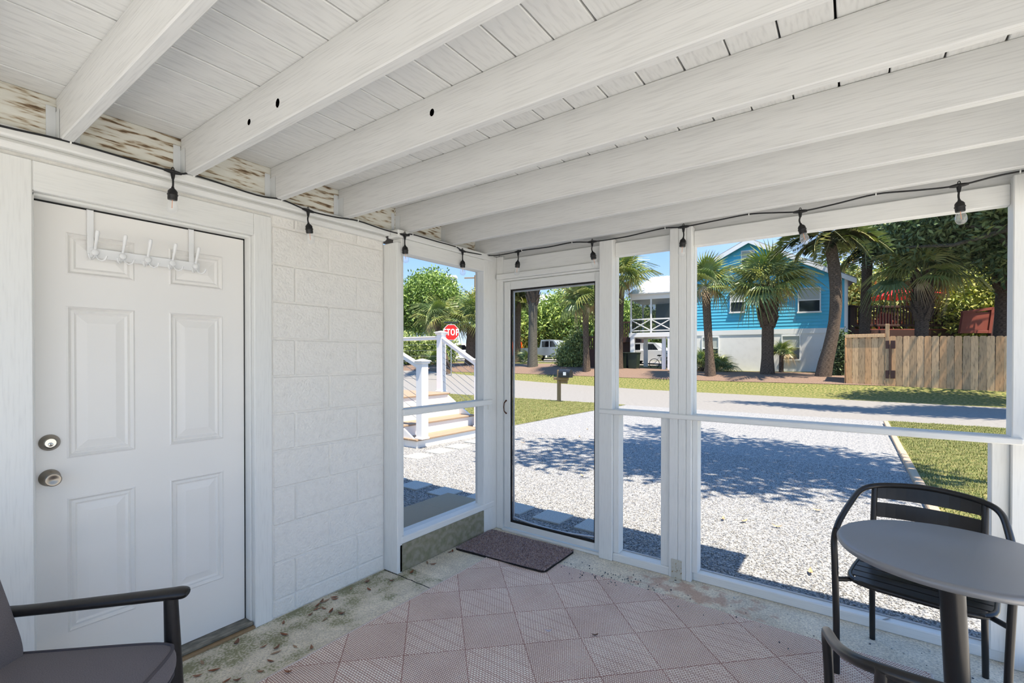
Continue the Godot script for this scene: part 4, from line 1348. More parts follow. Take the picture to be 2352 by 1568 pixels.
# ---------------------------------------------------------------- white stairs beside the drive
func build_stairs() -> void:
	var s := thing("porch_stairs", "white outdoor stairs with tan treads and cable railings", "stairs", Vector3(-3.4, 0, 0))
	var zn := -2.42
	var zf := -4.32
	var steps := [[0.0, 0.045], [-0.36, 0.255], [-0.72, 0.465], [-1.08, 0.675]]
	var prev := -0.14
	for k in 4:
		var x: float = steps[k][0]
		var y: float = steps[k][1]
		obj("riser", bx(Vector3(x - 0.06, prev, zf + 0.02), Vector3(x - 0.03, y - 0.03, zn - 0.02), 0.003), mm("vinyl_white"), s)
		var deep := 0.4 if k < 3 else 2.4
		for q in 2 if k < 3 else 6:
			var w: float = deep / (2 if k < 3 else 6)
			obj("tread", bx(Vector3(x - (q + 1) * w + 0.006, y - 0.032, zf - 0.03), Vector3(x - q * w, y, zn + 0.05), 0.006), mm("composite_tread"), s)
		prev = y - 0.02
	for z in [zn - 0.02, zf + 0.02]:
		var st := MB.new()
		st.prism([Vector3(-0.04, -0.14, z), Vector3(-0.04, 0.0, z), Vector3(-1.1, 0.63, z), Vector3(-3.4, 0.63, z), Vector3(-3.4, -0.14, z)], Vector3(0, 0, 0.03))
		obj("stringer", st, mm("vinyl_white"), s)
	var P := {"a": Vector3(0.0, 0.045, -2.5), "b": Vector3(-0.1, 0.045, -4.14), "c": Vector3(-1.42, 0.675, -4.42), "d": Vector3(-1.42, 0.675, -2.5), "e": Vector3(-3.3, 0.675, -4.42)}
	var tops := {"a": 1.33, "b": 1.345, "c": 1.94, "d": 1.94, "e": 1.94}
	for k in P:
		var p: Vector3 = P[k]
		var po := sub("newel_post", s, p)
		var top: float = tops[k] - p.y
		obj("shaft", bx(Vector3(-0.075, 0.0, -0.075), Vector3(0.075, top, 0.075), 0.006), mm("vinyl_white"), po)
		obj("skirt", bx(Vector3(-0.09, 0.0, -0.09), Vector3(0.09, 0.03, 0.09), 0.006), mm("vinyl_white"), po)
		var cp := MB.new()
		cp.box(Vector3(-0.1, top, -0.1), Vector3(0.1, top + 0.035, 0.1), 0.01)
		var ap := Vector3(0, top + 0.085, 0)
		var q := [Vector3(-0.11, top + 0.04, -0.11), Vector3(0.11, top + 0.04, -0.11), Vector3(0.11, top + 0.04, 0.11), Vector3(-0.11, top + 0.04, 0.11)]
		cp.box(Vector3(-0.115, top + 0.034, -0.115), Vector3(0.115, top + 0.05, 0.115), 0.006)
		for i in 4:
			cp.poly([q[i] + Vector3(0, 0.01, 0), q[(i + 1) % 4] + Vector3(0, 0.01, 0), ap], (q[i] + q[(i + 1) % 4]) * Vector3(1, 0, 1) + Vector3(0, 0.1, 0))
		obj("cap", cp, mm("vinyl_white"), po)
	var runs := [["a", "d"], ["b", "c"], ["c", "e"], ["d", "c"]]
	for r in runs:
		var a: Vector3 = P[r[0]]
		var b: Vector3 = P[r[1]]
		var ya: float = tops[r[0]] - 0.09
		var yb: float = tops[r[1]] - 0.09
		if r[0] == "d":
			a.x -= 1.9
			b.x -= 1.9
		var A := Vector3(a.x, ya, a.z)
		var B := Vector3(b.x, yb, b.z)
		var dir := (B - A).normalized()
		var L := (B - A).length()
		var bs := Basis(dir, Vector3.UP - dir * dir.y, Vector3.ZERO)
		bs.y = (Vector3.UP - dir * dir.dot(Vector3.UP)).normalized()
		bs.z = dir.cross(bs.y)
		var rl := MB.new()
		rl.box(Vector3(0.06, -0.03, -0.035), Vector3(L - 0.06, 0.03, 0.035), 0.008, Transform3D(bs, A))
		rl.box(Vector3(0.06, 0.03, -0.05), Vector3(L - 0.06, 0.055, 0.05), 0.008, Transform3D(bs, A))
		obj("handrail", rl, mm("vinyl_white"), s)
		for k in 7:
			var dy := Vector3(0, -0.13 * (k + 1), 0)
			var cb := MB.new()
			cb.tube([A + dy, B + dy], 0.004, 5)
			obj("cable", cb, mm("steel_cable"), s)
	var lr := MB.new()
	lr.box(Vector3(-3.3, 1.8, -2.54), Vector3(-1.42, 1.86, -2.46), 0.008)
	obj("handrail", lr, mm("vinyl_white"), s)

# ---------------------------------------------------------------- signs, mailbox, bins, fence, cars
func text_mesh(txt: String, h: float, depth := 0.004) -> TextMesh:
	var t := TextMesh.new()
	t.text = txt
	var f := SystemFont.new()
	f.font_names = PackedStringArray(["Droid Sans"])
	f.font_weight = 700
	t.font = f
	t.font_size = 64
	t.pixel_size = h / 46.0
	t.depth = depth
	return t

func build_road_things() -> void:
	# ---- stop sign
	var base := Vector3(-20.6, gy(-20.6, -21.6), -21.6)
	var s := thing("stop_sign", "red octagonal stop sign on a thin steel post behind the stairs", "sign", base, 0.62 + 0.78)
	var cy := 1.44 + 57.0 * 33.6 / 1087.0 - base.y
	obj("post", bx(Vector3(-0.04, -0.3, -0.03), Vector3(0.04, cy + 0.75, 0.0), 0.005), mm("galvanised"), s)
	for k in 2:
		var R: float = [0.6, 0.565][k]
		var oc := []
		for i in 8:
			var a := TAU * (i + 0.5) / 8
			oc.append(Vector3(cos(a) * R, cy + sin(a) * R, 0.01 + 0.008 * k))
		var m := MB.new()
		m.prism(oc, Vector3(0, 0, 0.008))
		obj(["border", "red_face"][k], m, mm(["sign_white", "sign_red"][k]), s)
	var tx := obj("lettering", text_mesh("STOP", 0.4, 0.012), mm("sign_white"), s)
	tx.position = Vector3(0, cy, 0.032)
	tx.scale = Vector3(0.85, 1.15, 1)
	obj("street_name_plate", bx(Vector3(-0.5, cy + 0.64, -0.012), Vector3(0.5, cy + 0.76, 0.012), 0.003), mm("sign_dark"), s)
	s.rotation.y = 0.62 + 0.1
	# ---- mailbox
	var g := gy(-6.26, -11.97)
	var mb := thing("mailbox", "black curbside mailbox on a weathered wooden post by the road", "mailbox", Vector3(-6.2, g, -11.97))
	obj("post", bx(Vector3(-0.055, -0.3, -0.055), Vector3(0.055, 1.17, 0.055), 0.006), mm("post_wood"), mb)
	obj("arm", bx(Vector3(-0.17, 0.8, 0.02), Vector3(0.42, 0.9, 0.11), 0.006), mm("post_wood"), mb)
	obj("brace", bx(Vector3(0.06, 0.68, -0.03), Vector3(0.35, 0.8, 0.03), 0.006), mm("post_wood"), mb)
	var bxm := MB.new()
	var prof := []
	for k in 13:
		var a := PI * k / 12
		prof.append(Vector3(0.07, 1.06 + 0.13 * sin(a), 0.1 - 0.13 * cos(a) - 0.05))
	var low := [Vector3(0.07, 0.91, -0.08)]
	prof = [Vector3(0.07, 0.9, -0.08)] + prof + [Vector3(0.07, 0.9, 0.18)]
	bxm.prism(prof, Vector3(0.46, 0, 0))
	obj("box", bxm, mm("mailbox_black"), mb)
	obj("sticker", bx(Vector3(0.27, 0.98, 0.18), Vector3(0.39, 1.1, 0.183), 0.0), mm("sign_white"), mb)
	# ---- cedar fence with gate
	var fe := thing("picket_fence", "cedar privacy fence with dog ear pickets and a strap hinged gate", "fence", Vector3(2.3, 0, -22.6), 0.11 - 0.2)
	var pk := []
	for k in 3:
		var m := MB.new()
		var w := 0.108
		m.prism([Vector3(-w, 0, 0), Vector3(w, 0, 0), Vector3(w, 2.1, 0), Vector3(w - 0.04, 2.14, 0), Vector3(-w + 0.04, 2.14, 0), Vector3(-w, 2.1, 0)], Vector3(0, 0, 0.022))
		pk.append(m.mesh())
	for i in 40:
		var x := 1.62 + i * 0.226
		if i > 36:
			break
		var o := obj("picket", pk[i % 3], mm("cedar_%d" % ((i * 7 + i / 3) % 3)), fe)
		o.position = Vector3(x, 0.2 - 0.006 * i, rng.randf_range(-0.006, 0.006))
		o.rotation.z = rng.randf_range(-0.006, 0.006) + (0.012 if i == 17 else 0.0)
		if i > 16:
			o.position.x += 0.1
	for i in 6:
		var o := obj("picket", pk[i % 3], mm("cedar_%d" % ((i * 5) % 3)), fe)
		o.position = Vector3(0.13 + i * 0.226, 0.22, 0)
		o.scale.y = 0.97
	obj("gate_cap", bx(Vector3(-0.02, 2.3, -0.03), Vector3(1.37, 2.45, 0.06), 0.006), mm("cedar_2"), fe)
	obj("gate_post", bx(Vector3(1.38, 0.1, -0.05), Vector3(1.52, 2.86, 0.03), 0.008), mm("cedar_1"), fe)
	for k in 4:
		var o := obj("picket", pk[k % 3], mm("cedar_%d" % (k % 3)), fe)
		o.position = Vector3(-0.03 - 0.02 * k, 0.22, -0.12 - 0.226 * k)
		o.rotation.y = PI / 2 - 0.1
		o.scale.y = 0.97
	for y in [1.98, 0.72]:
		obj("strap_hinge", bx(Vector3(1.4, y - 0.17, 0.03), Vector3(1.52, y + 0.17, 0.045), 0.004), mm("dark_deck"), fe)
		obj("strap_hinge", bx(Vector3(1.56, y - 0.17, 0.03), Vector3(1.72, y + 0.17, 0.045), 0.004), mm("dark_deck"), fe)
	for x in [1.525, 1.58]:
		obj("gate_rod", bx(Vector3(x - 0.014, 0.72, 0.026), Vector3(x + 0.014, 1.98, 0.05), 0.003), mm("dark_deck"), fe)
	for y in [0.5, 1.2, 1.9]:
		obj("back_rail", bx(Vector3(0.0, y, -0.045), Vector3(10.0, y + 0.09, -0.006), 0.004), mm("cedar_1"), fe)
	# ---- cars
	car("pickup_truck", "silver pickup truck parked on the side street behind a shaggy palm", "truck", Vector3(-18.9, gy(-18.9, -32.6), -32.6), -0.07, "car_silver", "pickup")
	car("parked_car", "white sport utility vehicle parked under the raised white porch", "car", Vector3(-9.7, 0.84, -32.2), 0.05, "car_white", "suv")
	car("parked_car", "dark car parked beside the green bin under the raised porch", "car", Vector3(-12.6, 0.86, -33.4), 1.3, "car_dark", "sedan")
	car("off_road_car", "orange open top off road vehicle behind the palm trunks", "car", Vector3(-24.4, 1.1, -34.4), -0.1, "car_orange", "jeep")
	car("parked_van", "white van parked on the street beyond the stop sign", "van", Vector3(-28.2, 1.0, -31.3), 0.75, "car_white", "suv")
	car("parked_car", "silver car with red tail lights parked beyond the stair railing", "car", Vector3(-33.6, 0.98, -28.6), 0.75, "car_silver", "sedan")
	# ---- bicycle under the porch
	var bi := thing("bicycle", "black cruiser bicycle standing under the raised porch", "bicycle", Vector3(-7.75, 0.66, -28.3), 0.12)
	for x in [-0.52, 0.55]:
		var w := MB.new()
		var rp := []
		for k in 25:
			var a := TAU * k / 24
			rp.append(Vector3(x + cos(a) * 0.33, 0.35 + sin(a) * 0.33, 0))
		w.tube(rp, 0.022, 6, false)
		for k in 8:
			var a := TAU * k / 8
			w.tube([Vector3(x, 0.35, 0), Vector3(x + cos(a) * 0.32, 0.35 + sin(a) * 0.32, 0)], 0.004, 4)
		obj("wheel", w, mm("tyre"), bi)
	var fr := MB.new()
	fr.tube([Vector3(-0.52, 0.35, 0), Vector3(-0.02, 0.32, 0), Vector3(0.42, 0.82, 0), Vector3(0.55, 0.35, 0)], 0.02, 6)
	fr.tube([Vector3(-0.02, 0.32, 0), Vector3(-0.16, 0.85, 0), Vector3(-0.52, 0.35, 0)], 0.018, 6)
	fr.tube([Vector3(-0.12, 0.74, 0), Vector3(0.42, 0.8, 0)], 0.018, 6)
	obj("frame", fr, mm("aluminium"), bi)
	var hb := MB.new()
	hb.tube([Vector3(0.42, 0.8, 0), Vector3(0.38, 1.02, 0), Vector3(0.15, 1.08, 0.28)], 0.014, 6)
	hb.tube([Vector3(0.38, 1.02, 0), Vector3(0.15, 1.08, -0.28)], 0.014, 6)
	obj("handlebar", hb, mm("tyre"), bi)
	var se := MB.new()
	se.ball(Vector3(-0.2, 0.9, 0), Vector3(0.15, 0.05, 0.09))
	obj("saddle", se, mm("tyre"), bi)
	# ---- wheeled bins
	for k in 2:
		var p := Vector3(-9.55 + 0.72 * k, 0.7, -25.9 - 0.12 * k)
		var b := thing("wheeled_bin", ["dark green wheeled bin beside the palm trunk at the raised porch", "dark green wheeled bin next to the white porch post"][k], "bin", p)
		var q := MB.new()
		q.prism([Vector3(-0.26, 0.05, 0.25), Vector3(0.26, 0.05, 0.25), Vector3(0.32, 0.98, 0.25), Vector3(-0.32, 0.98, 0.25)], Vector3(0, 0, -0.55))
		obj("body", q, mm("bin_green"), b)
		obj("lid", bx(Vector3(-0.35, 0.98, -0.34), Vector3(0.35, 1.05, 0.3), 0.02), mm("bin_green"), b)
		obj("wheel", bx(Vector3(-0.3, 0.0, -0.34), Vector3(-0.24, 0.2, -0.16), 0.05), mm("tyre"), b)
		obj("wheel", bx(Vector3(0.24, 0.0, -0.34), Vector3(0.3, 0.2, -0.16), 0.05), mm("tyre"), b)

func car(called: String, label: String, category: String, at: Vector3, turn: float, paint: String, kind: String) -> void:
	# +x is the nose; about 4.8 m long
	var c := thing(called, label, category, at, turn)
	var side := {
		"suv": [[-2.35, 0.35], [2.35, 0.35], [2.4, 0.75], [2.2, 1.0], [1.15, 1.1], [-2.35, 1.1], [-2.42, 0.7]],
		"sedan": [[-2.3, 0.3], [2.3, 0.3], [2.35, 0.65], [2.1, 0.85], [1.0, 0.95], [-2.2, 0.98], [-2.36, 0.65]],
		"pickup": [[-2.9, 0.5], [2.8, 0.5], [2.85, 0.95], [2.7, 1.15], [1.5, 1.2], [-2.9, 1.15], [-2.95, 0.8]],
		"jeep": [[-1.9, 0.5], [1.9, 0.5], [1.95, 0.8], [1.85, 1.05], [0.7, 1.08], [-1.9, 1.08], [-1.95, 0.8]]}
	var cab := {
		"suv": [[-2.3, 1.1], [1.05, 1.1], [0.35, 1.68], [-0.4, 1.76], [-1.9, 1.72]],
		"sedan": [[-1.7, 0.97], [0.95, 0.94], [0.2, 1.4], [-0.9, 1.44]],
		"pickup": [[-0.75, 1.18], [1.4, 1.19], [0.75, 1.78], [0.2, 1.88], [-0.6, 1.86]],
		"jeep": [[-1.7, 1.08], [0.65, 1.08], [0.55, 1.75], [-1.65, 1.78]]}
	var hw := 0.92
	var bd := MB.new()
	var pr := []
	for p in side[kind]:
		pr.append(Vector3(p[0], p[1], -hw))
	bd.prism(pr, Vector3(0, 0, hw * 2))
	obj("body", bd, mm(paint), c)
	var cb: Array = cab[kind]
	var m := MB.new()
	if kind == "jeep":
		for x in [-1.65, -0.5, 0.55]:
			for z in [-0.72, 0.72]:
				m.tube([Vector3(x, 1.05, z), Vector3(x, 1.78, z * 0.9)], 0.05, 6)
		for z in [-0.65, 0.65]:
			m.tube([Vector3(-1.65, 1.78, z), Vector3(0.55, 1.76, z)], 0.05, 6)
		obj("roll_cage", m, mm(paint), c)
		var sw := MB.new()
		sw.lathe([Vector2(0.15, -0.12), Vector2(0.36, -0.1), Vector2(0.36, 0.1), Vector2(0.15, 0.12)], 16, Transform3D(Basis(Vector3(0, 1, 0), Vector3(1, 0, 0), Vector3(0, 0, 1)), Vector3(-2.05, 1.0, 0)))
		obj("spare_wheel", sw, mm("tyre"), c)
	else:
		var q := []
		for p in cb:
			q.append(Vector3(p[0], p[1], -hw + 0.14))
		m.prism(q, Vector3(0, 0, (hw - 0.14) * 2))
		obj("cabin", m, mm(paint), c)
		# side glass, split by a pillar, both sides
		var lo: Array = cb[0]
		var top_y: float = cb[cb.size() - 1][1]
		for z in [hw - 0.135, -hw + 0.135]:
			for part in [[0.06, 0.46], [0.54, 0.92]]:
				var gq := []
				var x0: float = cb[0][0] + 0.15
				var x1: float = cb[1][0] - 0.2
				for e in [[part[0], 0.06], [part[1], 0.06], [part[1], 0.8], [part[0], 0.8]]:
					var shrink: float = 1.0 - 0.45 * e[1] if e[0] > 0.8 else 1.0 - 0.06 * e[1]
					gq.append(Vector3(lerpf(x0, x1, e[0]) * (1.0 if e[0] < 0.8 else 1.0) - (0.5 * e[1] if e[0] > 0.8 else 0.0), lerpf(lo[1], top_y, e[1]), z))
				var gm := MB.new()
				gm.poly(gq, Vector3(0, 0, z))
				obj("side_window", gm, mm("car_glass"), c)
	for x in [-1.45, 1.45] if kind != "pickup" else [-1.75, 1.85]:
		for z in [-1.0, 1.0]:
			var w := sub("wheel", c, Vector3(x, 0.36, z * (hw - 0.1)))
			var ty := MB.new()
			var ax := Basis(Vector3(1, 0, 0), Vector3(0, 0, z), Vector3(0, 1, 0))
			ty.lathe([Vector2(0.22, -0.11), Vector2(0.34, -0.1), Vector2(0.36, 0.0), Vector2(0.34, 0.1), Vector2(0.22, 0.11)], 20, Transform3D(ax, Vector3.ZERO))
			obj("tyre", ty, mm("tyre"), w)
			var rm := MB.new()
			for k in 6:
				var a := TAU * k / 6
				rm.box(Vector3(0.02, -0.035, 0.085), Vector3(0.23, 0.035, 0.105), 0.0, Transform3D(Basis(Vector3(0, 0, 1), a).scaled(Vector3(1, 1, z)), Vector3.ZERO))
			obj("rim", rm, mm("nickel_bright"), w)
	for z in [-1.0, 1.0]:
		obj("tail_light", bx(Vector3(-2.42 if kind != "pickup" else -2.96, 0.75, z * 0.8 - 0.1), Vector3(-2.3 if kind != "pickup" else -2.88, 0.98, z * 0.8 + 0.1), 0.01), mm("tail_light"), c)

# ---------------------------------------------------------------- houses across the road
func siding(s0: float, s1: float, y0: float, y1: float, top: Callable, pitch := 0.19) -> MB:
	# lapped boards on a wall that faces +z; top(s) cuts them under a gable
	var m := MB.new()
	var n := int(ceil((y1 - y0) / pitch))
	for k in n:
		var a := y0 + k * pitch
		var b := minf(a + pitch, y1)
		var l0 := s0
		var r0 := s1
		# clip to the gable by shrinking the board to where the roof is above it
		while l0 < r0 and top.call(l0) < b:
			l0 += 0.05
		while r0 > l0 and top.call(r0) < b:
			r0 -= 0.05
		if r0 - l0 < 0.1:
			continue
		m.poly([Vector3(l0, a, 0.028), Vector3(r0, a, 0.028), Vector3(r0, b, 0.006), Vector3(l0, b, 0.006)], Vector3.BACK)
		m.poly([Vector3(l0, a, 0.028), Vector3(r0, a, 0.028), Vector3(r0, a, 0.0), Vector3(l0, a, 0.0)], Vector3.DOWN)
	return m

func house_window(parent: Node, x0: float, x1: float, y0: float, y1: float, z := 0.0) -> void:
	var w := sub("window", parent, Vector3(0, 0, z))
	var f := MB.new()
	f.box(Vector3(x0 - 0.06, y0 - 0.06, 0.0), Vector3(x0, y1 + 0.06, 0.05), 0.004)
	f.box(Vector3(x1, y0 - 0.06, 0.0), Vector3(x1 + 0.06, y1 + 0.06, 0.05), 0.004)
	f.box(Vector3(x0, y1, 0.0), Vector3(x1, y1 + 0.06, 0.05), 0.004)
	f.box(Vector3(x0 - 0.1, y0 - 0.09, 0.0), Vector3(x1 + 0.1, y0, 0.08), 0.004)
	f.box(Vector3(x0, (y0 + y1) * 0.5 - 0.03, 0.0), Vector3(x1, (y0 + y1) * 0.5 + 0.03, 0.04), 0.004)
	obj("frame", f, mm("trim_white"), w)
	obj("pane", bx(Vector3(x0, (y0 + y1) * 0.5, 0.012), Vector3(x1, y1, 0.016), 0.0), mm("window_blind"), w)
	obj("pane", bx(Vector3(x0, y0, 0.012), Vector3(x1, (y0 + y1) * 0.5, 0.016), 0.0), mm("window_glass"), w)

func build_far_houses() -> void:
	# ---- blue gabled house; local x along its front, z towards the road
	var h := thing("gabled_house", "turquoise lap sided gabled house on a white block ground floor", "house", Vector3(-2.9, 0, -28.2), deg_to_rad(7.0))
	var roof := func(s): return 8.35 - absf(s - 0.35) * 0.53
	obj("ground_floor", bx(Vector3(-3.2, 0.0, -3.0), Vector3(5.15, 2.8, 0.0), 0.0), mm("stucco_white"), h)
	obj("band_board", bx(Vector3(-3.25, 2.8, -3.0), Vector3(5.2, 3.09, 0.03), 0.01), mm("trim_white"), h)
	obj("wall_core", bx(Vector3(-3.2, 3.09, -3.0), Vector3(5.15, 5.72, -0.01), 0.0), mm("siding_blue"), h)
	var gb := MB.new()
	gb.prism([Vector3(-3.2, 5.72, -0.01), Vector3(5.15, 5.72, -0.01), Vector3(0.35, 8.3, -0.01), Vector3(-3.2, 6.4, -0.01)], Vector3(0, 0, -0.2))
	obj("gable_core", gb, mm("siding_blue"), h)
	obj("siding", siding(-3.2, 5.15, 3.09, 8.3, roof), mm("siding_blue"), h)
	for s in [-1.0, 1.0]:
		var ln := 5.25 if s > 0 else 3.9
		var e := Vector3(0.35 + s * ln, 8.42 - ln * 0.53, 0.0)
		var rf := MB.new()
		rf.prism([Vector3(0.35, 8.42, 0.35), e + Vector3(0, 0, 0.35), e + Vector3(0, 0.12, 0.35), Vector3(0.35, 8.54, 0.35)], Vector3(0, 0, -3.8))
		obj("roof", rf, mm("shingle_grey"), h)
		var rk := MB.new()
		rk.prism([Vector3(0.35, 8.22, 0.36), e + Vector3(0, -0.2, 0.36), e + Vector3(0, 0.06, 0.36), Vector3(0.35, 8.48, 0.36)], Vector3(0, 0, 0.04))
		obj("rake_board", rk, mm("trim_white"), h)
	for x in [5.1, -3.25]:
		obj("corner_board", bx(Vector3(x, 3.09, -0.1), Vector3(x + 0.12, 5.75, 0.05), 0.004), mm("trim_white"), h)
	house_window(h, 2.14, 2.98, 1.33, 2.66)
	house_window(h, -2.2, -1.32, 1.33, 2.66)
	house_window(h, 2.95, 3.95, 4.05, 5.35, 0.03)
	house_window(h, -0.6, 0.1, 4.2, 5.4, 0.03)
	house_window(h, 0.0, 0.62, 7.0, 7.8, 0.03)
	obj("drain_pipe", bx(Vector3(5.2, 0.6, -0.15), Vector3(5.28, 5.7, -0.06), 0.01), mm("trim_white"), h)
	# ---- raised screened porch on posts with a metal roof
	var p := thing("raised_porch", "white screened porch on stilts with a standing seam metal roof", "porch", Vector3(-8.79, 0, -26.2), deg_to_rad(7.0))
	for q in [[-0.35, -0.08, 0.0], [-0.15, 0.1, -2.8], [1.98, 2.2, 0.0], [1.0, 1.2, -3.2], [2.0, 2.2, -3.2], [1.62, 1.84, -0.15]]:
		obj("stilt", bx(Vector3(q[0], 0.4, q[2] - 0.25), Vector3(q[1], 2.72, q[2]), 0.01), mm("vinyl_white"), p)
	obj("floor_band", bx(Vector3(-0.43, 2.72, -3.4), Vector3(2.3, 3.0, 0.02), 0.01), mm("vinyl_white"), p)
	obj("top_band", bx(Vector3(-0.35, 5.12, -3.3), Vector3(2.3, 5.46, 0.0), 0.01), mm("vinyl_white"), p)
	for x in [-0.35, 0.92, 2.2]:
		obj("mullion", bx(Vector3(x, 3.0, -0.1), Vector3(x + 0.1, 5.13, 0.0), 0.006), mm("vinyl_white"), p)
	obj("mullion", bx(Vector3(-0.35, 3.0, -3.3), Vector3(-0.25, 5.13, -3.2), 0.006), mm("vinyl_white"), p)
	obj("hand_rail", bx(Vector3(-0.35, 3.82, -0.07), Vector3(2.3, 3.9, -0.01), 0.006), mm("vinyl_white"), p)
	obj("hand_rail", bx(Vector3(-0.35, 3.1, -0.07), Vector3(2.3, 3.16, -0.01), 0.006), mm("vinyl_white"), p)
	for x in [-0.3, 0.97]:
		for s in [0, 1]:
			var br := MB.new()
			var a := Vector3(x, 3.15 if s == 0 else 3.83, -0.04)
			var b := Vector3(x + 1.22, 3.83 if s == 0 else 3.15, -0.04)
			br.tube([a, b], 0.035, 5)
			obj("cross_brace", br, mm("vinyl_white"), p)
		obj("screen", bx(Vector3(x, 3.0, -0.05), Vector3(x + 1.22, 5.13, -0.045), 0.0), mm("porch_screen"), p)
	obj("back_wall", bx(Vector3(0.6, 3.0, -3.3), Vector3(2.3, 5.13, -3.2), 0.0), mm("siding_grey"), p)
	var rf2 := MB.new()
	rf2.prism([Vector3(-0.45, 5.44, 0.2), Vector3(2.4, 5.44, 0.2), Vector3(2.4, 6.85, -2.4), Vector3(0.5, 6.85, -2.4)], Vector3(0, 0.05, 0.02))
	obj("roof", rf2, mm("metal_roof"), p)
	var rf3 := MB.new()
	rf3.prism([Vector3(-0.45, 5.44, 0.2), Vector3(0.5, 6.85, -2.4), Vector3(-0.45, 5.44, -5.0)], Vector3(-0.02, 0.05, 0))
	obj("roof", rf3, mm("metal_roof"), p)
	for k in 8:
		var x := -0.15 + k * 0.33
		var b0 := Vector3(x, 5.5, 0.2)
		var t1 := Vector3(maxf(x, 0.5), 6.92, -2.4)
		if x < 0.5:
			var f := (x + 0.45) / 0.95
			t1 = Vector3(x, 5.5 + 1.41 * f, 0.2 - 2.6 * f)
		var sm := MB.new()
		sm.tube([b0, t1], 0.022, 4)
		obj("seam", sm, mm("metal_roof"), p)
	# ---- brown deck and steps behind the palms
	var bd := thing("slatted_deck", "dark brown slatted deck with a plank skirt behind the palm", "deck", Vector3(-12.1, 0.62, -25.2), 0.12)
	obj("skirt", bx(Vector3(0, -0.2, -2.0), Vector3(1.75, 1.35, 0.0), 0.01), mm("dark_deck"), bd)
	for k in 12:
		obj("slat", bx(Vector3(0.03 + k * 0.145, 1.35, -0.05), Vector3(0.1 + k * 0.145, 2.1, 0.0), 0.004), mm("dark_deck"), bd)
	obj("cap_rail", bx(Vector3(-0.03, 2.1, -0.1), Vector3(1.8, 2.2, 0.05), 0.006), mm("dark_deck"), bd)
	var bs := thing("slatted_deck", "dark brown raised deck railing behind the white porch corner", "deck", Vector3(-12.3, 0.8, -29.2), 0.12)
	obj("fascia", bx(Vector3(0, 1.7, -1.5), Vector3(2.6, 2.1, 0.0), 0.01), mm("dark_deck"), bs)
	obj("skirt", bx(Vector3(0, -0.2, -1.0), Vector3(1.9, 1.7, -0.3), 0.01), mm("dark_deck"), bs)
	for k in 18:
		obj("slat", bx(Vector3(0.03 + k * 0.145, 2.1, -0.05), Vector3(0.1 + k * 0.145, 3.1, 0.0), 0.004), mm("dark_deck"), bs)
	obj("cap_rail", bx(Vector3(-0.03, 3.1, -0.1), Vector3(2.7, 3.2, 0.05), 0.006), mm("dark_deck"), bs)
	# ---- deck with umbrella behind the cedar fence
	var dk := thing("raised_deck", "dark brown raised deck with balustrade behind the cedar fence", "deck", Vector3(2.4, 0.0, -30.0), deg_to_rad(34.0))
	obj("fascia", bx(Vector3(0.0, 2.55, -4.0), Vector3(8.0, 3.0, 0.0), 0.01), mm("dark_deck"), dk)
	obj("floor_boards", bx(Vector3(0.0, 3.0, -4.0), Vector3(8.0, 3.05, 0.0), 0.01), mm("red_deck"), dk)
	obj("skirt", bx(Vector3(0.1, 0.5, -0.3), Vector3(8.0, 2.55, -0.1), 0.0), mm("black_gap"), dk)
	for x in [0.0, 5.6]:
		obj("rail_post", bx(Vector3(x, 2.6, -0.2), Vector3(x + 0.28, 4.42, 0.05), 0.01), mm("dark_deck"), dk)
	obj("cap_rail", bx(Vector3(0.0, 4.26, -0.2), Vector3(5.8, 4.38, 0.05), 0.01), mm("dark_deck"), dk)
	obj("foot_rail", bx(Vector3(0.0, 3.2, -0.12), Vector3(5.8, 3.32, 0.0), 0.01), mm("dark_deck"), dk)
	var bal := bx(Vector3(-0.03, 3.3, -0.09), Vector3(0.03, 4.28, -0.03), 0.004).mesh()
	for k in 32:
		var o := obj("baluster", bal, mm("dark_deck"), dk)
		o.position.x = 0.4 + k * 0.165
	obj("cap_rail", bx(Vector3(0.9, 4.62, -4.0), Vector3(8.0, 4.74, -3.8), 0.01), mm("red_deck"), dk)
	for k in 20:
		var o := obj("baluster", bal, mm("red_deck"), dk)
		o.position = Vector3(1.0 + k * 0.33, 0.3, -3.85)
	obj("bench_rail", bx(Vector3(0.9, 3.5, -4.0), Vector3(8.0, 3.85, -3.85), 0.01), mm("red_deck"), dk)
	var um := thing("patio_umbrella", "bright red patio umbrella open over the raised deck", "umbrella", Vector3(5.13, 3.05, -33.2), 0.2)
	var pole := MB.new()
	pole.tube([Vector3(0, 0, 0), Vector3(0, 2.6, 0)], 0.03, 8)
	obj("pole", pole, mm("galvanised"), um)
	var cn := MB.new()
	var tip := Vector3(0, 2.66, 0)
	for k in 8:
		var a0 := TAU * k / 8
		var a1 := TAU * (k + 1) / 8
		var e0 := Vector3(cos(a0) * 1.9, 1.93, sin(a0) * 1.9)
		var e1 := Vector3(cos(a1) * 1.9, 1.93, sin(a1) * 1.9)
		var mid := (e0 + e1) * 0.5 * Vector3(0.98, 1, 0.98) + Vector3(0, 0.07, 0)
		cn.poly([tip, e0, mid], Vector3.UP)
		cn.poly([tip, mid, e1], Vector3.UP)
	obj("canopy", cn, mm("umbrella_red"), um)
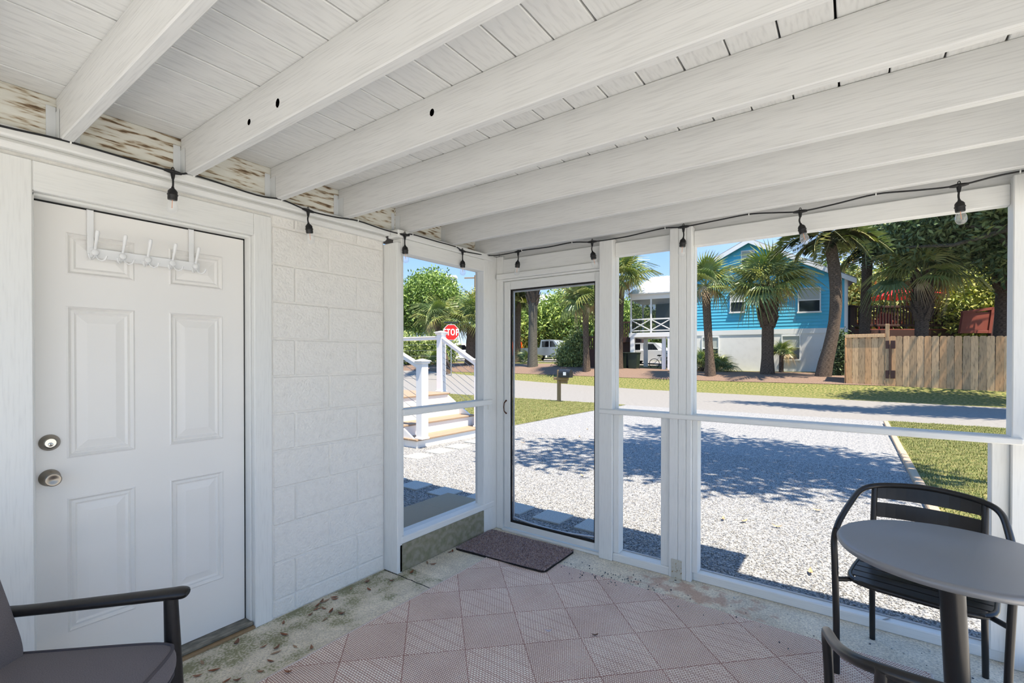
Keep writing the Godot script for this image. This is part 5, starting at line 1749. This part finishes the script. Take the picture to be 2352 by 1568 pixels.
	for r in [[4.05, -31.95, "chair_red", "dark red slatted adirondack chair on the raised deck"], [5.45, -32.95, "chair_green", "lime green slatted adirondack chair on the raised deck"]]:
		var a := thing("adirondack_chair", r[3], "chair", Vector3(r[0], 3.05, r[1]), deg_to_rad(34.0), "adirondack chairs on the deck")
		for k in 6:
			var x := -0.3 + k * 0.12
			obj("back_slat", bx(Vector3(x - 0.052, 0.25, -0.02), Vector3(x + 0.052, 1.02 - 0.04 * absf(k - 2.5), 0.015), 0.006), mm(r[2]), a)
		for s in [-1.0, 1.0]:
			obj("arm", bx(Vector3(0.36 * s - 0.07, 0.58, -0.75), Vector3(0.36 * s + 0.07, 0.61, 0.1), 0.006), mm(r[2]), a)
			obj("leg", bx(Vector3(0.36 * s - 0.03, 0.0, -0.7), Vector3(0.36 * s + 0.03, 0.58, -0.62), 0.006), mm(r[2]), a)
			obj("leg", bx(Vector3(0.36 * s - 0.03, 0.0, 0.0), Vector3(0.36 * s + 0.03, 0.58, 0.08), 0.006), mm(r[2]), a)
		obj("seat", bx(Vector3(-0.33, 0.3, -0.7), Vector3(0.33, 0.34, 0.0), 0.006), mm(r[2]), a)
	var ls := thing("slanted_screen", "reddish brown slanted timber privacy screen beyond the cedar fence", "screen", Vector3(7.1, 2.3, -30.6), deg_to_rad(30.0))
	for q in [[0.0, 0.15], [1.35, 1.5]]:
		var m := MB.new()
		m.prism([Vector3(q[0], 0.4, 0), Vector3(q[1], 0.4, 0), Vector3(q[1] + 0.16, 1.5 + q[0] * 0.15, 0), Vector3(q[0] + 0.16, 1.5 + q[0] * 0.15, 0)], Vector3(0, 0, -0.15))
		obj("stile", m, mm("red_deck"), ls)
	obj("rail", bx(Vector3(0.1, 0.4, -0.14), Vector3(1.5, 0.55, -0.01), 0.01), mm("red_deck"), ls)
	var tr := MB.new()
	tr.prism([Vector3(0.12, 1.42, 0), Vector3(1.55, 1.62, 0), Vector3(1.6, 1.76, 0), Vector3(0.14, 1.56, 0)], Vector3(0, 0, -0.15))
	obj("rail", tr, mm("red_deck"), ls)
	obj("panel", bx(Vector3(0.2, 0.5, -0.1), Vector3(1.5, 1.5, -0.06), 0.0), mm("red_deck"), ls)
	var sl := MB.new()
	sl.prism([Vector3(1.55, 0.0, -0.1), Vector3(2.5, 0.0, -0.1), Vector3(1.95, 1.74, -0.1), Vector3(1.55, 1.76, -0.1)], Vector3(0, 0, -0.2))
	obj("wing", sl, mm("dark_deck"), ls)
	# ---- houses far down the street
	var gh := thing("grey_house", "blue grey sided house behind the oak beyond the stop sign", "house", Vector3(-43.5, 1.2, -36.5), 0.85)
	obj("wall", bx(Vector3(-6.0, 0, -4), Vector3(6.0, 7.2, 0), 0.0), mm("siding_grey"), gh)
	obj("siding", siding(-6.0, 6.0, 1.0, 7.2, func(_s): return 9.0, 0.3), mm("siding_grey"), gh)
	for x in [-4.5, -0.6, 3.6]:
		house_window(gh, x, x + 1.1, 3.4, 5.0, 0.03)
	var gr2 := MB.new()
	gr2.prism([Vector3(-6.5, 7.1, 0.6), Vector3(6.5, 7.1, 0.6), Vector3(6.0, 9.2, -3.0), Vector3(-6.0, 9.2, -3.0)], Vector3(0, 0.2, 0))
	obj("roof", gr2, mm("metal_roof"), gh)
	var wh := thing("white_house", "white house with balconies half hidden behind the street palms", "house", Vector3(-29.0, 1.2, -50.0), 0.55)
	obj("wall", bx(Vector3(-9.0, 0, -6), Vector3(9.0, 6.4, 0), 0.0), mm("stucco_white"), wh)
	obj("balcony_floor", bx(Vector3(-9.2, 2.5, 0), Vector3(9.2, 2.8, 2.2), 0.02), mm("trim_white"), wh)
	obj("balcony_rail", bx(Vector3(-9.2, 3.75, 2.05), Vector3(9.2, 3.9, 2.2), 0.01), mm("trim_white"), wh)
	for k in 10:
		var x := -9.1 + k * 2.0
		obj("balcony_post", bx(Vector3(x, 0, 2.05), Vector3(x + 0.2, 6.2, 2.2), 0.01), mm("trim_white"), wh)
		for s in [0, 1]:
			var m := MB.new()
			m.tube([Vector3(x, 2.85 if s == 0 else 3.75, 2.12), Vector3(x + 2.0, 3.75 if s == 0 else 2.85, 2.12)], 0.05, 4)
			obj("cross_brace", m, mm("trim_white"), wh)
	for k in 5:
		house_window(wh, -7.5 + k * 3.4, -6.3 + k * 3.4, 3.6, 5.4, 0.02)
	var wr2 := MB.new()
	wr2.prism([Vector3(-9.6, 6.3, 2.6), Vector3(9.6, 6.3, 2.6), Vector3(8.0, 8.6, -3.0), Vector3(-8.0, 8.6, -3.0)], Vector3(0, 0.2, 0))
	obj("roof", wr2, mm("metal_roof"), wh)
	var ch := thing("chimney_stack", "tall white chimney rising above the oak crown", "chimney", Vector3(-38.7, 1.2, -41.1), 0.6)
	obj("shaft", bx(Vector3(-0.5, 0, -0.5), Vector3(0.5, 10.2, 0.5), 0.02), mm("stucco_white"), ch)
	obj("cap", bx(Vector3(-0.62, 10.2, -0.62), Vector3(0.62, 10.5, 0.62), 0.02), mm("trim_white"), ch)
	var up := thing("utility_pole", "wooden utility pole with crossarm above the yellow palm", "utility pole", Vector3(-36.3, 1.2, -42.8), 0.5)
	var pp := MB.new()
	pp.tube([Vector3(0, 0, 0), Vector3(0, 10.6, 0)], [0.18, 0.12], 8)
	obj("shaft", pp, mm("post_wood"), up)
	obj("crossarm", bx(Vector3(-1.4, 10.2, -0.06), Vector3(0.6, 10.35, 0.06), 0.01), mm("post_wood"), up)

# ---------------------------------------------------------------- plants
var fan_green: Array = []
var fan_dry: Mesh
var feather: Array = []

func fan(seed_: int, n: int, col: Color, tipc: Color, droop: float, spread: float) -> Mesh:
	# one costapalmate frond; hub at (0,0,0.45), reach 1 along +z
	var r := RandomNumberGenerator.new()
	r.seed = seed_
	var m := MB.new()
	m.col = col.lerp(tipc, 0.4)
	m.tube([Vector3(0, 0, 0), Vector3(0, 0.03, 0.25), Vector3(0, 0.02, 0.5)], [0.014, 0.011, 0.007], 4, false)
	for k in n:
		var f := lerpf(-1, 1, (k + 0.5) / n)
		var a := f * spread + r.randf_range(-0.03, 0.03)
		var L := lerpf(0.62, 0.4, absf(f)) * r.randf_range(0.85, 1.08)
		var d := Vector3(sin(a), 0, cos(a))
		var q := Vector3(cos(a), 0, -sin(a))
		var hub := Vector3(0, 0.02, 0.42 + 0.06 * (1.0 - absf(f)))
		var p := []
		for j in 4:
			var t := j / 3.0
			p.append(hub + d * L * t + Vector3(0, -droop * t * t * t * L + 0.05 * t * (1.0 - absf(f)), 0))
		var w := [0.009, 0.022, 0.014, 0.001]
		for j in 3:
			m.col = col.lerp(tipc, (j / 3.0) * (j / 3.0) + r.randf_range(0.0, 0.15))
			var up := Vector3(0, 0.012, 0)
			m.poly([p[j], p[j + 1], p[j + 1] + q * w[j + 1] + up, p[j] + q * w[j] + up], Vector3.UP)
			m.poly([p[j], p[j + 1], p[j + 1] - q * w[j + 1] + up, p[j] - q * w[j] + up], Vector3.UP)
	return m.mesh()

func plume(seed_: int, n: int, col: Color, tipc: Color, droop: float) -> Mesh:
	# one feather frond arching along +z, reach 1
	var r := RandomNumberGenerator.new()
	r.seed = seed_
	var m := MB.new()
	var spine := []
	for j in 9:
		var t := j / 8.0
		spine.append(Vector3(0, 0.25 * t - droop * t * t, t * (1.0 - 0.18 * droop * t)))
	m.col = tipc
	m.tube(spine, [0.014, 0.012, 0.011, 0.01, 0.009, 0.008, 0.006, 0.005, 0.003], 4, false)
	for k in n:
		var t := lerpf(0.14, 0.99, float(k) / n)
		var i := mini(int(t * 8.0), 7)
		var b: Vector3 = spine[i].lerp(spine[i + 1], t * 8.0 - i)
		var L := 0.3 * sin(PI * clampf(t * 0.85 + 0.12, 0, 1)) + 0.04
		for s in [-1.0, 1.0]:
			m.col = col.lerp(tipc, r.randf_range(0.0, 0.6))
			var d := Vector3(s * 0.85, r.randf_range(-0.35, 0.1), 0.55).normalized()
			var e := b + d * L + Vector3(0, -0.25 * L, 0)
			var md := b + d * L * 0.5
			var q := Vector3(0, 0.2, -0.9).normalized() * 0.013
			m.poly([b, md + q, e, md - q], Vector3.UP)
	return m.mesh()

func cluster(seed_: int, n: int, size: float, spread: float) -> Mesh:
	# a spray of small leaves
	var r := RandomNumberGenerator.new()
	r.seed = seed_
	var m := MB.new()
	for k in n:
		var p := Vector3(r.randfn(), r.randfn() * 0.7, r.randfn()) * spread
		var d := Vector3(r.randfn(), r.randfn() * 0.5, r.randfn()).normalized() * size
		var q := d.cross(Vector3(r.randfn(), r.randfn(), r.randfn())).normalized() * size * 0.38
		var v := r.randf_range(0.75, 1.15)
		m.col = Color(v, v, v * 0.9)
		m.poly([p - d, p + q, p + d, p - q], Vector3.UP)
	return m.mesh()

func palm(label: String, base: Vector3, crown: Vector3, rad: float, reach: float, nf: int, kind: String, sd: int, flowers := 0, boots := false, lean := Vector3.ZERO, dark := 1.0) -> void:
	var r := RandomNumberGenerator.new()
	r.seed = sd
	nf = int(nf * 0.72)
	var p := thing("palm_tree", label, "palm", base, 0.0, "palms across the road")
	var top := crown - base
	var pts := []
	var rr := []
	for k in 11:
		var t := k / 10.0
		pts.append(Vector3(top.x * t, top.y * t - (0.35 if k == 0 else 0.0), top.z * t) + lean * sin(PI * t))
		var flare := 1.0 + 0.55 * pow(1.0 - t, 6.0)
		rr.append(rad * flare * (1.0 if not boots else lerpf(0.85, 1.15, t)) * r.randf_range(0.96, 1.04))
	var tk := MB.new()
	tk.tube(pts, rr, 14)
	obj("trunk", tk, mm("bark" if kind != "grey" else "bark_grey"), p)
	if boots:
		var bm := MB.new()
		for k in 70:
			var t := 0.55 + 0.42 * k / 70.0
			var a := k * 2.4
			var i := mini(int(t * 10.0), 9)
			var c: Vector3 = pts[i].lerp(pts[i + 1], t * 10.0 - i)
			var d := Vector3(cos(a), 0, sin(a))
			var q := Vector3(-d.z, 0, d.x)
			var s := rad * 0.55
			var A := c + d * rad * 0.9
			bm.prism([A - q * s, A + q * s, A + q * s * 0.3 + Vector3(0, rad * 2.2, 0) + d * rad * 0.75, A - q * s * 0.3 + Vector3(0, rad * 2.2, 0) + d * rad * 0.75], d * 0.05)
		var bo := obj("boots", bm, mm("bark"), p)
		bo.set_meta("kind", "stuff")
	for k in nf:
		var f := float(k) / nf
		var el := lerpf(1.4, -0.55, pow(f, 0.9)) + r.randf_range(-0.2, 0.2)
		var az := k * 2.39996 + r.randf_range(-0.25, 0.25)
		var dry := f > 0.86
		var me: Mesh = fan_dry if dry else fan_green[k % fan_green.size()]
		if kind == "feather":
			me = feather[k % feather.size()]
		var o := obj("dry_frond" if dry else "frond", me, mm("frond"), p)
		var s := reach * r.randf_range(0.8, 1.15) * (0.62 if dry else 1.0)
		o.transform = Transform3D(Basis(Vector3.UP, az) * Basis(Vector3.RIGHT, -el) * Basis(Vector3.BACK, r.randf_range(-0.5, 0.5)), top + Vector3(0, rad * 0.5, 0))
		o.scale_object_local(Vector3(s, s, s))
	if flowers > 0:
		var xs := []
		var cs := []
		for k in flowers:
			var az := r.randf() * TAU
			var dd := Vector3(cos(az), r.randf_range(-0.15, 0.75), sin(az)).normalized()
			for j in 45:
				var t := r.randf_range(0.25, 1.0)
				xs.append(Transform3D(Basis.from_euler(Vector3(r.randf() * TAU, r.randf() * TAU, 0)).scaled(Vector3.ONE * reach * 0.16), top + dd * reach * t * 0.9 + Vector3(r.randfn(), r.randfn() - 0.8 * t * t, r.randfn()) * reach * 0.1))
		for k in 12:
			cs.append(Color(0.72, 0.62, 0.14).lerp(Color(0.55, 0.55, 0.12), r.randf()))
		many("flower_stalks", cluster(5, 14, 0.09, 0.5), mm("leaf"), xs, cs, p)

func leafy(called: String, label: String, category: String, base: Vector3, blobs: Array, n: int, ca: Color, cb: Color, sd: int, leaf := 0.12, trunk := 0.0, limbs := [], group := "") -> void:
	# blobs: [centre (world), radii]; a crown of leaf sprays with a trunk and limbs
	var r := RandomNumberGenerator.new()
	r.seed = sd
	var t := thing(called, label, category, base, 0.0, group)
	if trunk > 0.0:
		var m := MB.new()
		var top: Vector3 = blobs[0][0] - base
		m.tube(arc([Vector3(0, -0.3, 0), Vector3(top.x * 0.2, top.y * 0.4, top.z * 0.1), top * 0.95], 4), trunk, 10)
		obj("trunk", m, mm("bark_grey"), t)
	for l in limbs:
		var m := MB.new()
		var pp := []
		var ra := []
		for k in l.size():
			pp.append(l[k] - base)
			ra.append(lerpf(0.14, 0.05, float(k) / maxi(l.size() - 1, 1)))
		m.tube(pp, ra, 8)
		obj("limb", m, mm("bark_grey"), t)
	var xs := []
	var cs := []
	var vol := 0.0
	for b in blobs:
		vol += b[1].x * b[1].y * b[1].z
	for b in blobs:
		var cnt := int(n * b[1].x * b[1].y * b[1].z / vol)
		for k in cnt:
			var d := Vector3(r.randfn(), r.randfn(), r.randfn()).normalized() * pow(r.randf(), 0.42)
			xs.append(Transform3D(Basis.from_euler(Vector3(r.randf() * TAU, r.randf() * TAU, r.randf() * TAU)).scaled(Vector3.ONE * r.randf_range(0.7, 1.25)), b[0] - base + d * b[1]))
	for k in 48:
		cs.append(ca.lerp(cb, r.randf()))
	many("foliage", cluster(sd + 1, 16, leaf, leaf * 2.6), mm("leaf"), xs, cs, t)

func yucca(label: String, at: Vector3, size: float, n: int, sd: int, stem := 0.0, dry := false) -> void:
	var r := RandomNumberGenerator.new()
	r.seed = sd
	var y := thing("fan_palm_shrub", label, "shrub", at)
	if stem > 0.0:
		var m := MB.new()
		m.tube([Vector3(0, -0.2, 0), Vector3(0.02, stem, 0)], [0.13, 0.11], 8)
		obj("stem", m, mm("bark"), y)
	for k in n:
		var el := lerpf(1.3, -0.2, float(k) / n) + r.randf_range(-0.15, 0.15)
		var o := obj("frond", fan_dry if dry and k > n - 5 else fan_green[k % fan_green.size()], mm("frond"), y)
		o.transform = Transform3D(Basis(Vector3.UP, k * 2.4 + r.randf_range(-0.3, 0.3)) * Basis(Vector3.RIGHT, -el), Vector3(0, stem, 0))
		var s := size * r.randf_range(0.8, 1.1)
		o.scale_object_local(Vector3(s, s, s))

func build_plants() -> void:
	fan_green = [fan(1, 26, Color(0.17, 0.25, 0.07), Color(0.6, 0.58, 0.22), 0.75, 2.1), fan(2, 24, Color(0.22, 0.3, 0.09), Color(0.68, 0.62, 0.26), 0.5, 1.9), fan(3, 26, Color(0.12, 0.21, 0.09), Color(0.42, 0.48, 0.22), 0.95, 2.2)]
	fan_dry = fan(4, 16, Color(0.5, 0.38, 0.22), Color(0.72, 0.58, 0.42), 1.5, 1.1)
	feather = [plume(5, 34, Color(0.2, 0.28, 0.08), Color(0.68, 0.62, 0.26), 0.55), plume(6, 34, Color(0.15, 0.24, 0.09), Color(0.5, 0.52, 0.26), 0.85)]
	var V := func(x, y, z): return Vector3(x, y, z)
	palm("slender cabbage palm in front of the turquoise house with an upright tuft", V.call(-3.57, 0.45, -23.41), V.call(-3.8, 5.1, -23.25), 0.2, 1.75, 34, "fan", 11, 3)
	palm("stout cabbage palm with crisscross boots before the turquoise house gable", V.call(-1.1, 0.52, -25.0), V.call(-1.08, 5.0, -25.0), 0.29, 2.35, 44, "fan", 12, 7, true)
	palm("tall leaning shaggy palm at the corner of the turquoise house", V.call(1.35, 0.5, -24.0), V.call(1.6, 7.2, -24.1), 0.25, 2.4, 46, "feather", 13, 2, false, V.call(0.42, 0, 0))
	palm("palm rising behind the gate end of the cedar fence", V.call(3.0, 0.6, -29.0), V.call(3.2, 7.4, -29.3), 0.24, 2.3, 36, "feather", 14, 2)
	palm("shaded cabbage palm in front of the red umbrella", V.call(5.3, 0.6, -28.0), V.call(5.4, 5.4, -28.1), 0.27, 2.4, 40, "fan", 15, 0, true)
	palm("thick palm trunk with boots beyond the far end of the cedar fence", V.call(8.3, 0.6, -29.0), V.call(8.6, 7.6, -29.2), 0.32, 2.2, 26, "fan", 16, 0, true)
	palm("drooping cabbage palm with dead skirt beside the raised white porch", V.call(-9.5, 0.68, -25.2), V.call(-9.35, 6.2, -25.2), 0.2, 2.1, 44, "fan", 17, 5)
	palm("cabbage palm with tan drooping skirt over the brown deck", V.call(-10.8, 0.58, -23.3), V.call(-10.85, 4.75, -23.2), 0.18, 2.0, 44, "fan", 18, 0)
	palm("thick shaggy palm trunk beside the silver pickup truck", V.call(-15.2, 0.78, -23.9), V.call(-15.0, 8.4, -23.7), 0.3, 2.2, 30, "grey", 19, 0, true)
	palm("palm with yellowing fronds behind the screen door edge", V.call(-20.6, 1.0, -29.7), V.call(-20.4, 6.1, -29.6), 0.26, 2.3, 34, "feather", 20, 3)
	palm("spreading palm behind the stop sign", V.call(-21.2, 0.4, -24.4), V.call(-21.0, 4.0, -24.4), 0.42, 2.2, 40, "fan", 21, 5)
	palm("pale drooping palm at the wall side of the stair railing", V.call(-21.4, 0.0, -17.6 - 4.5), V.call(-22.6, 4.1, -18.6 - 3.6), 0.25, 1.9, 34, "fan", 22, 0)
	# broadleaf trees
	leafy("oak_tree", "round crowned green oak rising behind the stair railing", "tree", V.call(-31.9, 1.0, -31.2), [[V.call(-32.3, 7.4, -31.0), V.call(2.9, 2.4, 2.6)], [V.call(-34.2, 6.2, -29.4), V.call(2.0, 1.9, 2.0)], [V.call(-30.7, 6.3, -32.4), V.call(1.9, 1.6, 1.9)], [V.call(-32.6, 5.2, -30.6), V.call(2.2, 1.2, 2.0)]], 3400, Color(0.1, 0.19, 0.05), Color(0.3, 0.42, 0.1), 31, 0.17, 0.28)
	leafy("oak_tree", "bright green tree behind the silver pickup truck", "tree", V.call(-20.7, 1.0, -39.3), [[V.call(-20.7, 5.2, -39.3), V.call(4.2, 2.4, 2.6)], [V.call(-17.0, 4.6, -40.5), V.call(3.2, 2.4, 2.4)], [V.call(-25.5, 4.4, -37.5), V.call(3.0, 2.2, 2.4)]], 4200, Color(0.1, 0.2, 0.04), Color(0.36, 0.45, 0.1), 32, 0.2, 0.3)
	leafy("oak_tree", "dark spreading live oak over the raised deck and cedar fence", "tree", V.call(10.6, 0.2, -24.5), [[V.call(7.2, 8.3, -27.2), V.call(3.4, 1.9, 2.4)], [V.call(5.2, 7.6, -27.8), V.call(2.2, 1.4, 2.0)], [V.call(9.0, 6.6, -28.0), V.call(2.0, 1.7, 2.2)], [V.call(9.6, 9.0, -24.0), V.call(3.0, 1.6, 3.0)]], 3400, Color(0.08, 0.15, 0.08), Color(0.28, 0.36, 0.16), 33, 0.14, 0.35, [[V.call(10.4, 6.0, -24.8), V.call(8.0, 6.9, -25.5), V.call(6.2, 6.5, -25.8), V.call(4.6, 6.7, -26.2)], [V.call(8.0, 6.9, -25.5), V.call(6.4, 7.4, -26.0)]])
	leafy("shrub_mass", "yellow green shrubs behind the slanted timber screen", "shrub", V.call(8.2, 0.6, -33.0), [[V.call(7.0, 4.4, -33.6), V.call(1.6, 1.6, 1.2)], [V.call(8.6, 3.6, -33.4), V.call(1.6, 1.6, 1.2)], [V.call(9.8, 5.0, -33.8), V.call(1.8, 2.2, 1.2)]], 2000, Color(0.2, 0.27, 0.05), Color(0.62, 0.58, 0.16), 34, 0.13)
	leafy("shrub_mass", "green hedge behind the raised deck and red umbrella", "shrub", V.call(4.5, 0.6, -37.5), [[V.call(1.6, 5.0, -36.0), V.call(2.2, 3.0, 1.4)], [V.call(5.2, 4.6, -38.0), V.call(3.0, 3.2, 1.6)], [V.call(9.0, 5.5, -38.0), V.call(3.4, 4.0, 1.6)]], 3400, Color(0.12, 0.2, 0.05), Color(0.5, 0.5, 0.16), 35, 0.17)
	leafy("shrub_mass", "yellowish trees behind the stop sign and white house", "tree", V.call(-30.0, 1.1, -40.0), [[V.call(-31.5, 7.0, -38.4), V.call(2.2, 1.9, 1.8)], [V.call(-29.4, 5.6, -39.0), V.call(2.2, 2.0, 1.8)], [V.call(-27.5, 6.4, -39.4), V.call(2.0, 1.8, 1.8)]], 2400, Color(0.3, 0.34, 0.08), Color(0.66, 0.58, 0.24), 36, 0.17, 0.2)
	leafy("evergreen_bush", "dark evergreen bush beside the brown deck and pickup truck", "bush", V.call(-13.4, 0.7, -25.0), [[V.call(-13.0, 1.5, -25.0), V.call(0.65, 0.9, 0.7)], [V.call(-12.5, 1.9, -25.3), V.call(0.55, 1.1, 0.6)], [V.call(-12.5, 2.5, -25.3), V.call(0.4, 0.6, 0.45)]], 900, Color(0.06, 0.12, 0.04), Color(0.3, 0.36, 0.12), 37, 0.1)
	leafy("hedge_bush", "palmetto and hedge bushes beyond the upper stair rail", "bush", V.call(-27.5, 0.9, -25.4), [[V.call(-28.4, 2.0, -24.2), V.call(1.7, 1.1, 1.2)], [V.call(-26.3, 2.0, -26.0), V.call(1.6, 1.1, 1.2)]], 1300, Color(0.1, 0.18, 0.05), Color(0.4, 0.46, 0.16), 38, 0.13)
	leafy("shrub_mass", "dark shrub in the corner of the turquoise house and fence gate", "shrub", V.call(2.05, 0.5, -25.6), [[V.call(2.1, 1.2, -25.6), V.call(0.35, 0.9, 0.4)], [V.call(2.15, 2.0, -25.8), V.call(0.3, 0.6, 0.4)]], 420, Color(0.04, 0.09, 0.03), Color(0.14, 0.2, 0.08), 39, 0.08)
	leafy("tree_line", "distant green trees behind the houses across the road", "tree", V.call(-14.0, 1.2, -62.0), [[V.call(-34.0, 5.0, -60.0), V.call(9.0, 3.2, 3.0)], [V.call(-16.0, 5.0, -62.0), V.call(9.0, 3.4, 3.0)], [V.call(4.0, 5.5, -60.0), V.call(9.0, 4.2, 3.0)], [V.call(-58.0, 5.0, -48.0), V.call(8.0, 3.4, 6.0)], [V.call(20.0, 6.5, -52.0), V.call(8.0, 5.2, 5.0)]], 6000, Color(0.1, 0.17, 0.05), Color(0.3, 0.38, 0.12), 40, 0.36)
	# trees beside the drive whose shadows fall across the gravel and the road
	leafy("oak_tree", "live oak beside the drive that shades the gravel", "tree", V.call(6.6, -0.12, -4.2), [[V.call(3.83, 6.20, -4.54), V.call(2.00, 0.45, 1.50)], [V.call(2.53, 6.20, -3.74), V.call(1.50, 0.45, 1.30)], [V.call(4.83, 6.20, -3.84), V.call(1.10, 0.45, 1.20)], [V.call(3.93, 6.20, -2.54), V.call(0.75, 0.45, 0.60)], [V.call(1.33, 6.20, -2.24), V.call(1.00, 0.45, 0.28)], [V.call(1.13, 6.20, -3.49), V.call(0.90, 0.45, 0.16)], [V.call(1.93, 6.20, -6.24), V.call(1.00, 0.45, 0.60)], [V.call(2.83, 6.20, -2.74), V.call(0.80, 0.45, 0.70)]], 620, Color(0.08, 0.14, 0.05), Color(0.25, 0.33, 0.1), 41, 0.13, 0.0, [[V.call(6.6, -0.3, -4.2), V.call(6.4, 3.0, -4.3), V.call(5.6, 5.2, -4.5), V.call(4.0, 6.1, -4.5), V.call(1.8, 6.2, -4.2)], [V.call(5.6, 5.2, -4.5), V.call(4.4, 6.2, -3.2), V.call(2.0, 6.3, -2.3)]])
	leafy("oak_tree", "live oak by the road that shades the far lane", "tree", V.call(12.0, -0.2, -13.5), [[V.call(6.6, 8.4, -14.2), V.call(2.6, 0.8, 1.0)], [V.call(9.4, 8.2, -15.6), V.call(2.4, 1.2, 1.8)], [V.call(3.8, 8.6, -14.6), V.call(1.8, 0.5, 0.6)], [V.call(8.6, 8.6, -19.4), V.call(3.0, 1.0, 1.4)]], 2000, Color(0.06, 0.12, 0.05), Color(0.2, 0.28, 0.1), 42, 0.13, 0.0, [[V.call(12.0, -0.3, -13.5), V.call(11.6, 4.0, -13.8), V.call(9.4, 7.6, -14.2), V.call(6.0, 8.4, -14.4)]])
	# low palms and shrubs along the houses
	yucca("bright green fan palm shrub under the turquoise house window", V.call(-4.85, 0.58, -26.9), 1.5, 20, 51, 0.25, true)
	yucca("spiky grey green palmetto beside the slender cabbage palm", V.call(-4.0, 0.58, -27.2), 1.35, 18, 52, 0.0, true)
	yucca("small trunked fan palm against the white block ground floor", V.call(-0.75, 0.6, -27.6), 0.95, 18, 53, 0.95, true)
	yucca("dwarf palmetto at the foot of the shaggy palm by the pickup", V.call(-17.6, 0.9, -27.0), 1.2, 14, 54, 0.1)
	yucca("palmetto clump at the street edge beyond the stairs", V.call(-25.0, 0.8, -24.4), 1.5, 16, 55, 0.1)
	# small palm just outside the curb opening
	var py := thing("pygmy_palm", "small feathery palm growing beside the curb opening and stepping stones", "palm", Vector3(-2.72, -0.12, 0.02))
	var st := MB.new()
	st.tube([Vector3(0, -0.1, 0), Vector3(0.05, 0.35, -0.02), Vector3(0.02, 0.55, 0.0)], [0.06, 0.055, 0.05], 10)
	obj("trunk", st, mm("bark"), py)
	for k in 22:
		var o := obj("frond", feather[1], mm("frond"), py)
		var el := lerpf(1.2, -0.35, k / 22.0)
		o.transform = Transform3D(Basis(Vector3.UP, k * 2.4) * Basis(Vector3.RIGHT, -el), Vector3(0.02, 0.55, 0))
		o.scale_object_local(Vector3.ONE * rng.randf_range(0.55, 0.72))
